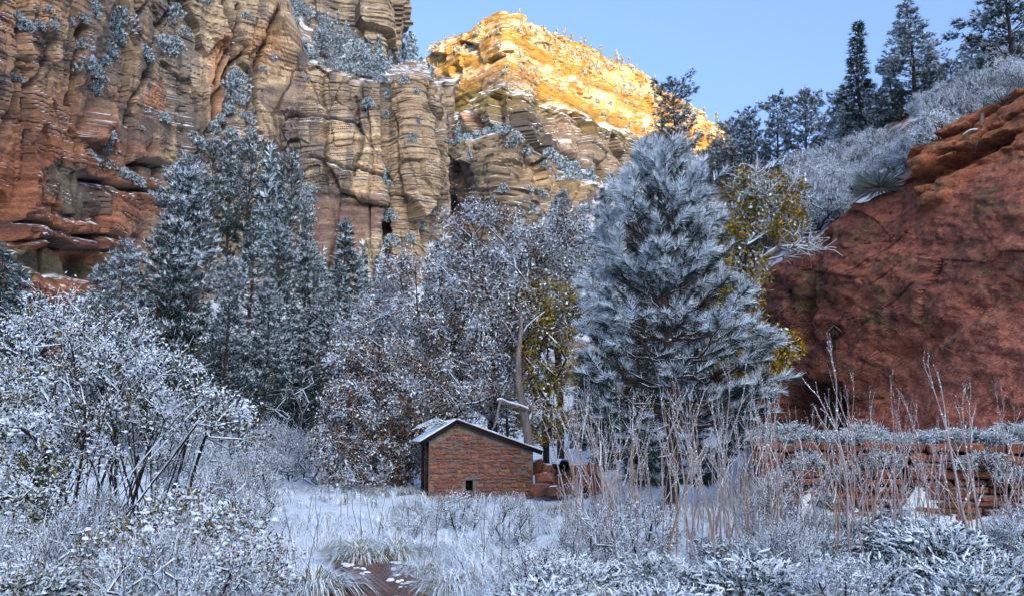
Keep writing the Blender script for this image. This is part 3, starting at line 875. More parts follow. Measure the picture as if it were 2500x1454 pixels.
# ---- talus slope at the foot of the peak
TAL = loft([P(a, y, d) for a, y, d in [(1000, 1010, 80), (1150, 1010, 80), (1300, 1010, 78), (1450, 1000, 76), (1600, 990, 74), (1800, 980, 70)]],
           [P(a, y, d) for a, y, d in [(1000, 700, 190), (1150, 640, 200), (1300, 560, 208), (1450, 475, 225), (1560, 405, 250), (1800, 400, 290)]], 90, 60, 5, 131)
obj("talus", grid_mesh("talus", TAL, [M['talus']]), kind='structure')

# ---- red rock outcrop on the right
M['redrock'] = mat_rock("red_rock", 3.2, 1.3, 1.5, (1, 1, 1), 0.8, 1.0, 0.12)
RT = [P(x, y, d) for x, y, d in [(3300, -120, 17), (3000, 0, 18.5), (2700, 140, 20), (2500, 250, 21.3), (2400, 300, 22), (2300, 362, 22.8), (2262, 405, 23.3), (2200, 452, 24), (2060, 522, 25.3), (1965, 590, 26.4), (1890, 652, 27.5), (1835, 712, 28.6), (1815, 800, 29.6), (1830, 840, 31), (1900, 850, 33)]][::-1]
RB = [np.append(P(x, 1050, d)[:2], 1.25) for x, d in [(3300, 12), (3000, 14), (2700, 16), (2500, 17.4), (2400, 18.3), (2300, 19.3), (2262, 19.8), (2200, 20.7), (2060, 22.4), (1965, 24.0), (1890, 25.4), (1835, 26.8), (1812, 28), (1826, 30), (1900, 33)]][::-1]
def rprof(q, s): return np.clip(q + 0.10 * np.sin(math.pi * q) * np.sin(s / 3.0), 0, 1) * 0.62 + 0.38 * q ** 2.2
def rdisp(S, Z, px, py, Q):
    wx = px + 14 * fbm(px / 70, py / 70, 141, 3); wy = py + 14 * fbm(px / 70, py / 70, 143, 3)
    fa, ea = facets(S, Z, 341, 2.6, 1.7, .05, .05, .9)
    d = 0.30 * fbm(S / 4, Z / 3, 145, 4) * sstep(0, .25, 1 - Q) + 0.17 * fbm((S - Z * .9) / 1.6, (Z + S * .35) / 0.45, 147, 4) + 0.07 * fbm(S / .25, Z / .2, 148, 3) + fa * (1 - .7 * sstep(2080, 2250, px) * sstep(650, 850, py)) - .03 * ea
    o_, g_, t_ = strata(S + .3 * Z, Z - .5 * S, 351, .55, .15, 3.0, .07)
    mk = sstep(-.05, .35, fbm(px / 110, py / 80, 353, 3)); g_ = g_ * mk
    d = d + o_ * mk * (1 - .6 * sstep(2080, 2250, px) * sstep(650, 850, py))
    # bedding plates of the upper rim, rising to the right
    top = sstep(2230, 2290, wx) 
    lift = (wy - (405 - (wx - 2262) * 0.62))          # px below the rim line
    lay = lift / 36 + 0.3 * vn2(wx / 60, wy / 60, 149)
    i = np.floor(lay); f = lay - i
    on = top * (1 - sstep(2.6, 3.4, lay)) * (lay > -2)
    d = d + on * (0.55 * (1 - i * 0.3) * (1 - sstep(0.72, 0.98, f)) + 0.12 * hsh(i, np.floor(wx / 130 + i * .4), 0, 3))
    und = zone(px, py, 2375, 395, 130, 20, -28, 3, 0.35)
    d = d - 0.85 * und
    # dark vertical groove and the alcove at the foot
    d = d - 0.55 * np.exp(-(seg_dist(wx, wy, [(2000, 585), (1968, 660), (1970, 760), (1955, 830)]) / 14) ** 2)
    ax, ay = px - 2005, py - 1040
    arch = 1 - sstep(0.82, 1.0, np.hypot(np.where(ax < 0, ax / 130, ax / 62), np.minimum(ay, 0) / 135) + 0.10 * fbm(px / 25, py / 25, 151, 3))
    deep = 1 - sstep(0.92, 1.0, np.hypot((px - 2015) / 52, np.minimum(py - 1040, 0) / 128) + 0.08 * fbm(px / 20, py / 20, 152, 3))
    d = d - 0.9 * arch - 4.5 * deep
    d = d - 0.5 * np.exp(-(seg_dist(wx, wy, [(2080, 930), (2160, 870), (2300, 800), (2500, 690)]) / 26) ** 2) * 0.5
    return d, dict(g=g_, und=und, arch=np.maximum(arch, deep), on=on, f=f)
def rcol(S, Z, px, py, Q, d, a):
    c = np.empty(S.shape + (3,)); c[:] = (.32, .115, .072)
    n = fbm(px / 90, py / 60, 153, 4)
    c = blend(c, (.17, .065, .047), sstep(-0.15, 0.35, n) * 0.9 * (1 - 0.6 * sstep(2050, 2400, px) * sstep(700, 850, py)))
    c = blend(c, (.38, .165, .10), sstep(0.1, 0.5, fbm(px / 60 + py / 90, py / 40 - px / 90, 155, 4)) * sstep(2000, 2200, px) * 0.7)
    sm = sstep(0.0, 0.3, (py - (1010 - (px - 2060) * 0.62)) / 200 + 0.12 * fbm(px / 50, py / 50, 157)) * sstep(2040, 2150, px)
    c = blend(c, (.36, .135, .092), sm * 0.75)
    c = blend(c, (.40, .15, .065), a['on'] * 0.6)
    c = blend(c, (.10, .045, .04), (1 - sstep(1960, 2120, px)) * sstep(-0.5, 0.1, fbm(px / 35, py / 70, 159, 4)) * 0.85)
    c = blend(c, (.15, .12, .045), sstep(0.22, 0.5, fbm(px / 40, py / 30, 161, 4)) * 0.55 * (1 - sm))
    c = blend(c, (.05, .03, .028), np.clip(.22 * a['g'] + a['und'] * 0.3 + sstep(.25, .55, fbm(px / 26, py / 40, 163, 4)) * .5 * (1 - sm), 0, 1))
    return 1.3 * c * (1 + 0.25 * fbm(px / 6, py / 5, 165, 3))[..., None]
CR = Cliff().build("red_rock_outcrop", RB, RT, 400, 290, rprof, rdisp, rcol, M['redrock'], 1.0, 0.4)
tag(obj("red_rock_outcrop", CR.me), "big dark red sandstone outcrop with a black alcove behind the stone wall", "rock")

# ---- hillside above the rock
HF = np.array(RT)[:12][::-1] if False else np.array(RT)[2:]
HF = HF + np.array([0, 0.25, -0.25])
HBp = [(1700, 470, 62), (1740, 455, 62), (1780, 440, 61), (1830, 425, 60), (1900, 412, 58), (1960, 400, 57), (2010, 380, 56), (2060, 345, 54), (2150, 300, 51), (2240, 262, 49), (2350, 190, 47), (2700, 0, 44), (3300, -250, 40)]
HB_ = np.array([P(*q) for q in HBp])
kk = np.linspace(0, 1, len(HB_)); k2 = np.linspace(0, 1, len(HF))
HB2 = np.stack([np.interp(k2, kk, HB_[:, c]) for c in range(3)], 1)
HILL = loft(HF, HB2, 110, 70, 0.7, 171)
obj("hillside", grid_mesh("hillside", HILL, [M['talus']]), kind='structure')
HILL2 = loft([P(1480, 640, 58), P(1600, 560, 58), *[P(*q) for q in HBp[::3]]], [P(1480, 640, 58) + [5, 60, -4], P(1600, 560, 58) + [5, 60, -3], *[P(*q) + np.array([10, 60, -6]) for q in HBp[::3]]], 50, 20, 1.0, 173)
obj("hillside", grid_mesh("hillside", HILL2, [M['talus']]), kind='structure')
m_, t_, b_ = nt_new("needle_litter")
t_.links.new(mixc(t_, ramp(t_, noise(t_, 1.6, 5, .7), .56, .70), (.045, .032, .024), (.6, .68, .74)), b_.inputs["Base Color"]); M["litter"] = m_
SK = loft([np.array([x, y, -1.0]) for x, y in [(5.0, 33), (7, 45), (8, 58)]], [P(1900, 850, 33), P(1700, 640, 48), P(1480, 640, 58)], 30, 30, 0.5, 177)
obj("hillside", grid_mesh("hillside", SK, [M["litter"]]), kind='structure')

# ---- unseen canyon rim behind the camera, shaped to let sun reach only the peak
M['rim'] = mat_rock("rim_sandstone", 0.1)
SH = [(960, 195, 362), (1020, 195, 340), (1130, 180, 318), (1240, 172, 300), (1320, 205, 322), (1400, 250, 345), (1500, 295, 372), (1560, 330, 390), (1640, 365, 414), (1770, 405, 450)]  # wanted edge of sunlight on the peak; the skyline is solved from it
rxs, rzs = [], []
for a, b, dq in SH:
    q = P(a, b, dq); k = (q[1] + 900) / -SUN[1]
    rxs.append(q[0] + SUN[0] * k); rzs.append(q[2] + SUN[2] * k)
xx = np.linspace(-1500, 2100, 221)
zz = np.interp(xx, rxs, rzs)
zz = np.where(xx < rxs[0], rzs[0] + 10 * vn2(xx / 60, 0 * xx, 4), np.where(xx > rxs[-1], rzs[-1] + 10 * vn2(xx / 60, 0 * xx, 4), zz + 1.5 * vn2(xx / 16, 0 * xx, 6)))
q = np.linspace(0, 1, 30)[:, None]
RV = np.zeros((31, 221, 3))
RV[:30, :, 0] = xx; RV[:30, :, 1] = -900 + 90 * (1 - q) ** 2 + 8 * vn2(xx[None] / 30, q * 9, 8) * (1 - q); RV[:30, :, 2] = -5 + (zz[None] + 5) * q
RV[30] = RV[29] + np.array([0, -200, -12])
rc = np.empty((31, 221, 3)); rc[:] = BUFF2
obj("shadow_rim", grid_mesh("shadow_rim", RV, [M['rim']], rc), kind='structure')
# ------------------------------------------------------------------ things: stone shed
RS = np.random.default_rng(77)
def mat_stone(name, c, c2, c3, scale=5):
    m, t, b = nt_new(name)
    oi = t.nodes.new("ShaderNodeObjectInfo")
    n = noise(t, scale, 5, 0.7); n2 = noise(t, scale * 6, 3, 0.6)
    cc = mixc(t, oi.outputs["Random"], c, c2)
    cc = mixc(t, ramp(t, n, 0.42, 0.68), cc, c3)
    cc = mixc(t, ramp(t, n2, 0.35, 0.6), mixc(t, 1.0, cc, (0.72, 0.7, 0.7), 'MULTIPLY'), cc)
    cc = mixc(t, ramp(t, upness(t), 0.93, 1.0), cc, mixc(t, 0.35, cc, SNOWC))
    t.links.new(cc, b.inputs["Base Color"])
    bump(t, b, math_n(t, 'ADD', n, math_n(t, 'MULTIPLY', n2, 0.5)), 0.9, 0.03)
    return m
M['shedstone'] = mat_stone("red_sandstone_block", (0.46, 0.175, 0.10), (0.24, 0.09, 0.06), (0.19, 0.09, 0.07), 7)
M['wallstone'] = mat_stone("dry_wall_stone", (0.30, 0.115, 0.07), (0.16, 0.066, 0.046), (0.11, 0.07, 0.055), 4)
M['mortar'] = mat_plain("grey_mortar", (0.24, 0.20, 0.172), (0.14, 0.115, 0.10), 9)
M['wood_dark'] = mat_plain("dark_old_timber", (0.035, 0.026, 0.022), None, 5)
M['wood_grey'] = mat_plain("weathered_grey_wood", (0.20, 0.16, 0.12), (0.11, 0.085, 0.065), 12)
M['roofmetal'] = mat_plain("dark_red_roof_sheet", (0.11, 0.03, 0.028), (0.06, 0.025, 0.025), 8, 0.5)
M['black'] = mat_plain("black_pipe", (0.012, 0.012, 0.013), None, 4, 0.6)
M['void'] = mat_plain("dark_interior", (0.012, 0.009, 0.008), None, 4)  # near-black paint for the unlit shed inside and gaps between wall slabs

def rock_mesh(seed, jit=0.16, n=1, mat='shedstone'):
    """unit stone block with chipped corners, long side on x"""
    rng = np.random.default_rng(seed)
    a = 0.5; c = 0.34
    V = []
    for sx in (-1, 1):
        for sy in (-1, 1):
            for sz in (-1, 1):
                V += [(sx * a, sy * c, sz * c), (sx * c * 1.2, sy * a, sz * c), (sx * c * 1.2, sy * c, sz * a)]
    V = np.array(V) + rng.normal(size=(24, 3)) * jit * 0.25
    import bmesh
    bm = bmesh.new()
    for v in V: bm.verts.new(v)
    bmesh.ops.convex_hull(bm, input=bm.verts[:])
    for v in [v for v in bm.verts if not v.link_faces]: bm.verts.remove(v)
    me = bpy.data.meshes.new("stone"); bm.to_mesh(me); bm.free()
    me.materials.append(M[mat])
    return me
STONES = [rock_mesh(200 + k) for k in range(12)]
WSTONES = [rock_mesh(300 + k, 0.2, 1, 'wallstone') for k in range(14)]

SD = 22.6
s_l, s_r = P(1046, 1214, SD), P(1300, 1214, SD)
SWd = 2.66
shed = thing("stone_shed", "small red stone shed with a snow covered gable roof and tiny window", "shed", (s_l[0], SD, 0.0), math.radians(10))
WL, WR, RX, RZ, DEP = 1.50, 1.20, 0.68, 1.90, 2.3
def roofz(x): return np.where(x < RX, WL + (RZ - WL) * x / RX, RZ + (WR - RZ) * (x - RX) / (SWd - RX))
wx0, wx1, wz0, wz1 = 0.93, 1.12, 0.20, 0.47
def prism_strip(g, xs, zlo, zhi, y0, y1, mat=0):
    for a, b in zip(xs[:-1], xs[1:]):
        la, lb, ha, hb = zlo(a), zlo(b), zhi(a), zhi(b)
        p = [(a, y0, la), (b, y0, lb), (b, y0, hb), (a, y0, ha), (a, y1, la), (b, y1, lb), (b, y1, hb), (a, y1, ha)]
        g.raw(p, Q=[(0, 1, 2, 3), (5, 4, 7, 6), (4, 0, 3, 7), (1, 5, 6, 2), (3, 2, 6, 7), (4, 5, 1, 0)], qm=mat)
g = Geo()
zr = lambda x: float(roofz(np.array(x)))
prism_strip(g, [0, 0.4, RX, wx0], lambda x: -0.15, zr, 0, 0.25)
prism_strip(g, [wx1, 1.7, SWd], lambda x: -0.15, zr, 0, 0.25)
prism_strip(g, [wx0, wx1], lambda x: -0.15, lambda x: wz0, 0, 0.25)
prism_strip(g, [wx0, wx1], lambda x: wz1, zr, 0, 0.25)
fw = obj("front_wall", g.build("front_wall", [M['mortar']]), shed)
for p in fw.data.polygons: p.use_smooth = False
g = Geo(); prism_strip(g, [0, .2], lambda x: -0.15, lambda x: WL - 0.02, 0.27, DEP); sw = obj("side_wall", g.build("side_wall", [M['mortar']]), shed)
g = Geo(); prism_strip(g, [SWd - .22, SWd], lambda x: -0.15, lambda x: WR - 0.02, 0.27, DEP); obj("side_wall", g.build("side_wall", [M['mortar']]), shed)
g = Geo(); prism_strip(g, [0.22, RX, SWd - .24], lambda x: -0.15, lambda x: zr(x) - 0.03, DEP - .2, DEP - 0.002); obj("back_wall", g.build("back_wall", [M['mortar']]), shed)
g = Geo(); prism_strip(g, [0.215, SWd - .235], lambda x: -0.15, lambda x: 0.02, 0.26, DEP - .21); obj("floor", g.build("floor", [M['void']]), shed)
# stones of the front wall, course by course
z = -0.06; course = 0
while z < RZ - 0.05:
    h = RS.uniform(0.055, 0.125) * (1.25 if z < 0.35 else 1)
    x = RS.uniform(0.0, 0.02)
    while x < SWd - 0.04:
        big = RS.random() < 0.16
        w = RS.uniform(0.09, 0.24) * (1.45 if big else 1)
        w = min(w, SWd - x)
        hh = h * RS.uniform(0.6, 1.0)
        cx, cz = x + w / 2, z + h / 2 + RS.normal() * 0.012
        okw = not (cx + w / 2 > wx0 - 0.01 and cx - w / 2 < wx1 + 0.01 and cz + hh / 2 > wz0 - 0.01 and cz - hh / 2 < wz1 + 0.01)
        if cz + hh / 2 < min(zr(max(cx - w / 2, 0)), zr(min(cx + w / 2, SWd))) - 0.06 and okw and w > 0.05 and RS.random() < 0.90:
            o = obj("stone", STONES[RS.integers(12)], fw)
            o.location = (cx, RS.uniform(-0.012, 0.014), cz)
            o.scale = ((w - 0.03) / 1.0, RS.uniform(0.07, 0.10), hh - 0.014)
            o.rotation_euler = (0, RS.normal() * 0.05, 0)
        x += w
    z += h
z = 0.0
while z < WL - 0.08:
    h = RS.uniform(0.08, 0.16)
    for yy in (0.62, 1.9):
        o = obj("stone", STONES[RS.integers(12)], sw); o.location = (-0.005, yy, z + h / 2); o.scale = (0.09, RS.uniform(0.4, 0.52), h - 0.012)
    z += h
for yy in (0.16, 1.05, 1.45):
    g = Geo(); prism_strip(g, [-0.07, 0.0 - 0.004], lambda x: -0.1, lambda x: WL - 0.01, yy, yy + 0.17)
    obj("timber_post", g.build("timber_post", [M['wood_dark']]), shed)
g = Geo(); prism_strip(g, [-0.006, -0.003], lambda x: 0, lambda x: WL - .1, 1.23, 1.44); obj("dark_doorway_sheet", g.build("dark_doorway_sheet", [M['void']]), shed)  # thin near-black sheet on the wall, painted darkness of an opening
g = Geo(); prism_strip(g, [wx0 + .085, wx0 + .10], lambda x: wz0, lambda x: wz1, 0.12, 0.135); obj("window_bar", g.build("window_bar", [M['wood_dark']]), shed)
g = Geo(); prism_strip(g, [wx0 - .01, wx1 + .01], lambda x: wz0 - .01, lambda x: wz1 + .01, 0.262, 0.27); obj("dark_window_sheet", g.build("dark_window_sheet", [M['void']]), shed)  # near-black sheet behind the hole stands in for the unlit inside
def roof_side(x0, z0, x1, z1, name):
    dx, dz = x1 - x0, z1 - z0
    L = math.hypot(dx, dz); ux, uz = dx / L, dz / L; nx, nz = -uz, ux
    if nz < 0: nx, nz = -nx, -nz
    def slab(y0, y1, o0, o1, rough, ns, nyy, mat, seed, x_in=0.0):
        a = np.linspace(x_in, 1 - x_in, ns); b = np.linspace(y0, y1, nyy)
        A, B = np.meshgrid(a, b)
        top = o1 + rough * fbm(A * 9, B * 4, seed, 3) * np.minimum(1, 6 * np.minimum(A, 1 - A) + .2)
        def pos(o): return np.stack([x0 + dx * A + nx * o, B, z0 + dz * A + nz * o], -1)
        T, U = pos(top), pos(o0 + 0 * A)
        n = ns * nyy; i = np.arange(n).reshape(nyy, ns)
        f = lambda i: np.stack([i[:-1, :-1], i[:-1, 1:], i[1:, 1:], i[1:, :-1]], -1).reshape(-1, 4)
        ring = np.concatenate([i[0, :-1], i[:-1, -1], i[-1, :0:-1], i[:0:-1, 0]])
        r2 = np.roll(ring, -1)
        gg = Geo(); gg.raw(np.concatenate([T.reshape(-1, 3), U.reshape(-1, 3)]), Q=np.concatenate([f(i), f(i + n)[:, ::-1], np.stack([ring, ring + n, r2 + n, r2], 1)]), qm=0)
        return gg.build("slab", [mat])
    rp = obj(name, slab(-0.17, DEP + 0.15, 0.03, 0.05, 0.004, 20, 8, M['roofmetal'], 4), shed)
    obj("rafter", slab(-0.12, -0.06, -0.05, 0.026, 0, 2, 2, M['wood_dark'], 4), shed)
    obj("snow_layer", slab(-0.185, DEP + 0.16, 0.053, 0.085, 0.022, 60, 20, M['snow'], int(x1 * 9) + 3, 0.004), rp)
roof_side(RX + 0.01, RZ + 0.03, -0.24, WL - 0.13, "roof_panel")
roof_side(RX - 0.01, RZ + 0.03, SWd + 0.22, WR - 0.06, "roof_panel")

# ------------------------------------------------------------------ dry-stone retaining wall
rw = thing("dry_stone_wall", "low dry stone terrace wall of red slabs half hidden by saplings", "wall", (WALL_A[0], WALL_A[1], 0), math.atan2(WALL_D[1], WALL_D[0]))
LW = 7.4
g = Geo(); prism_strip(g, [0, LW], lambda x: -0.1, lambda x: 1.40, 0.25, 0.45); obj("wall_core", g.build("wall_core", [M['void']]), rw)
z = 0.0; cnt = 0
while z < 1.45:
    h = RS.uniform(0.10, 0.19); x = RS.uniform(0, 0.2)
    while x < LW:
        w = RS.uniform(0.22, 0.62)
        o = obj("stone", WSTONES[RS.integers(14)], rw)
        hh = h * RS.uniform(0.7, 1.02)
        o.location = (x + w / 2, 0.16 + RS.normal() * 0.05, z + hh / 2)
        o.scale = (w * 0.98, RS.uniform(0.34, 0.46), hh)
        o.rotation_euler = (RS.normal() * 0.08, RS.normal() * 0.07, RS.normal() * 0.1)
        x += w; cnt += 1
    z += h

# ------------------------------------------------------------------ rubble, pipe and boulders beside the shed
BOULD = [rock_mesh(400 + k, 0.45, 1, 'wallstone') for k in range(6)]
def snowcap(seed, r=0.5):
    rng = np.random.default_rng(seed)
    a = np.linspace(0, 2 * math.pi, 19)[:-1]; rr = np.linspace(0, 1, 6)
    A, R_ = np.meshgrid(a, rr)
    k = 1 + 0.25 * np.sin(A * 3 + seed) + 0.12 * np.sin(A * 5 + seed * 2)
    V = np.stack([r * R_ * k * np.cos(A), r * R_ * k * np.sin(A) * 0.8, 0.16 * (1 - R_ ** 2.2) - 0.03], -1)
    i = np.arange(6 * 18).reshape(6, 18); j = np.roll(i, -1, 1)
    gg = Geo(); gg.raw(V, Q=np.stack([i[:-1], j[:-1], j[1:], i[1:]], -1).reshape(-1, 4)); return gg.build("snow_cap", [M['snow']])
CAPS = [snowcap(k) for k in range(4)]
for k, (px, py, D, sx, sz) in enumerate([(1322, 1195, 22.6, .42, .26), (1352, 1200, 22.3, .38, .24), (1390, 1198, 22.5, .5, .28), (1330, 1168, 22.9, .4, .24), (1372, 1172, 23.2, .48, .26), (1420, 1180, 23, .5, .3), (1345, 1146, 23.4, .42, .22), (1400, 1150, 23.6, .5, .28), (1452, 1190, 22.6, .46, .3), (1310, 1140, 23.6, .34, .3), (1436, 1152, 23.8, .5, .3)]):
    p = P(px, py, D)
    o = thing("boulder", ["red boulder against the shed's right corner, lowest of the rubble", "flat red boulder second from the shed in the rubble pile", "red boulder in front of the black pipe", "red boulder stacked beside the shed's right wall", "boulder just below the black pipe with a snow streak", "red boulder right of the rubble pile's middle", "boulder tucked under the left of the black pipe", "snow capped boulder behind the black pipe", "outermost red boulder on the right of the rubble pile", "topmost boulder against the shed's right wall", "snow capped boulder farthest back in the rubble"][k], "boulder", p, RS.uniform(-.3, .3), 1.0, "rubble beside the shed")
    b = obj("rock", BOULD[k % 6], o); b.scale = (sx, sx * 0.9, sz * 1.15); b.rotation_euler = (RS.normal() * .15, RS.normal() * .15, 0)
    c = obj("snow_cap", CAPS[k % 4], o); c.location = (RS.normal() * .03, 0, sz * 0.5); c.scale = (sx * 0.7, sx * .6, 0.35)
pp = P(1372, 1138, 23.0)
pipe = thing("black_pipe", "black pipe end under snow beside the stone shed", "pipe", pp, math.radians(12), .72)
a = np.linspace(0, 2 * math.pi, 25)
ring = lambda r, y: np.stack([r * np.cos(a[:-1]), np.full(24, y), r * np.sin(a[:-1])], 1)
g = Geo(); V = np.concatenate([ring(.21, -.35), ring(.21, .7), ring(.17, .7), ring(.17, -.35)])
i = np.arange(24); j = (i + 1) % 24
g.raw(V, Q=np.concatenate([np.stack([i + 24 * k, j + 24 * k, j + 24 * ((k + 1) % 4), i + 24 * ((k + 1) % 4)], 1) for k in range(4)]))
obj("pipe_wall", g.build("pipe_wall", [M['black']]), pipe)
g = Geo(); aa = np.linspace(0.45, math.pi - 0.45, 12); yy = np.linspace(-.36, .7, 8)
A, Y = np.meshgrid(aa, yy); rr = .215 + 0.05 * np.sin((A - .45) / (math.pi - .9) * math.pi) * (1 + .3 * vn2(Y * 5, A * 3, 2))
i = np.arange(96).reshape(8, 12); g.raw(np.stack([rr * np.cos(A), Y, rr * np.sin(A)], -1), Q=np.stack([i[:-1, :-1], i[:-1, 1:], i[1:, 1:], i[1:, :-1]], -1).reshape(-1, 4))
obj("snow_cap", g.build("snow_cap", [M['snow']]), pipe)

# ------------------------------------------------------------------ birdhouse on the rock, stones, yucca, dead branch
bp = CR.pick(2036, 812)
bh = thing("birdhouse", "tiny wooden gable box on a dark post above the rock alcove", "birdhouse", bp + np.array([-0.12, -0.28, 0]), math.radians(-18))
g = Geo(); prism_strip(g, [-.10, 0.0, .10], lambda x: -.16, lambda x: .10 - abs(x) * 0.9, -.09, .09); obj("box", g.build("box", [M['wood_dark']]), bh)
for sgn in (-1, 1):
    g = Geo(); e = sorted([0.004 * sgn, .19 * sgn]); prism_strip(g, e, lambda x: .13 - abs(x) * .95, lambda x: .165 - abs(x) * .95, -.15, .13); obj("roof_board", g.build("roof_board", [M['wood_grey']]), bh)
g = Geo(); prism_strip(g, [-.05, .03], lambda x: -.62, lambda x: -.162, .0, .08); obj("post", g.build("post", [M['wood_dark']]), bh)
p = CR.pick(2092, 515)
o = obj("stone", rock_mesh(990, .3), label="small pinkish stone with a dab of snow on the rock edge", cat="stone"); o.location = p + np.array([0, -.1, .05]); o.scale = (.34, .25, .22)

def leaf_blade(L=0.62, w=0.045):
    t = np.linspace(0, 1, 6); ww = w * np.array([.8, 1, .95, .75, .45, .04]); zc = -0.10 * t ** 2
    V = np.concatenate([np.stack([t * L, -ww / 2, zc + .012], 1), np.stack([t * L, 0 * t, zc - .006], 1), np.stack([t * L, ww / 2, zc + .012], 1), np.stack([t * L, 0 * t, zc - .02], 1)])
    i = np.arange(5)
    q = lambda a, b: np.stack([a * 6 + i, b * 6 + i, b * 6 + i + 1, a * 6 + i + 1], 1)
    gg = Geo(); gg.raw(V, Q=np.concatenate([q(0, 1), q(1, 2), q(2, 3), q(3, 0)])); return gg
m_, t_, b_ = nt_new("yucca_leaf"); b_.inputs["Roughness"].default_value = 0.5
t_.links.new(mixc(t_, ramp(t_, math_n(t_, 'ADD', upness(t_), math_n(t_, 'MULTIPLY', noise(t_, 9, 3), 0.5)), 0.72, 1.1), (0.06, 0.085, 0.07), (0.45, 0.55, 0.58)), b_.inputs["Base Color"]); M['yucca'] = m_
YL = leaf_blade().build("leaf", [M['yucca']])
def yucca(p, sc, n, label):
    r = thing("yucca", label, "yucca", p, 0, sc)
    for k in range(n):
        o = obj("leaf", YL, r); az = k * 2.39996; el = math.asin(min(1, 0.02 + 0.98 * (k + 0.5) / n)) - 0.25
        o.rotation_euler = (0, -el, az); o.location = (0.05 * math.cos(az), 0.05 * math.sin(az), 0.08)
        q = RS.uniform(0.85, 1.1); o.scale = (q, q, q)
yucca(CR.pick(2172, 478) + np.array([-.25, 0.0, .12]), 1.05, 120, "round spiky yucca rosette on the edge of the red rock")
yucca(CR.pick(2478, 258) + np.array([0, .5, .15]), 0.75, 60, "dark spiky yucca at the frame's right edge on top of the rock")

def bare_branch(name, lines, radii, label, cat, bark='bark_grey', loc=None, snow=True):
    g = Geo(); rng = np.random.default_rng(len(lines))
    for L, (r0, r1) in zip(lines, radii):
        L = np.array(L, float); K = 4 * (len(L) - 1) + 1
        t = np.linspace(0, 1, len(L)); tt = np.linspace(0, 1, K)
        Q = np.stack([np.interp(tt, t, L[:, c]) for c in range(3)], 1)
        Q[1:-1] = (Q[:-2] + 2 * Q[1:-1] + Q[2:]) / 4
        g.tubes(Q, np.linspace(r0, r1, K), 8, 0)
        if snow:
            d = nrm(np.gradient(Q, axis=0)); k = np.abs(d[:, 2]) < 0.85
            up = Q.copy(); rr = np.linspace(r0, r1, K); up[:, 2] += rr * 0.75
            g.tubes(up, np.where(k, rr * 0.65 + 0.004, 0.001), 6, 1)
    o = obj(name, g.build(name, [M[bark], M['snow']]), label=label, cat=cat)
    return o
q = [P(2398, 280, 21.3), P(2395, 300, 21.3), P(2390, 335, 21.4)]
bare_branch("dead_branch", [q, [P(2392, 318, 21.35), P(2370, 318, 21.3), P(2352, 330, 21.4)], [P(2391, 325, 21.3), P(2385, 352, 21.3), P(2380, 375, 21.5)], [P(2391, 330, 21.3), P(2408, 342, 21.5)]], [(.05, .04), (.03, .015), (.025, .012), (.02, .01)], "pale snapped dead branch hanging over the top rock ledge", "branch")
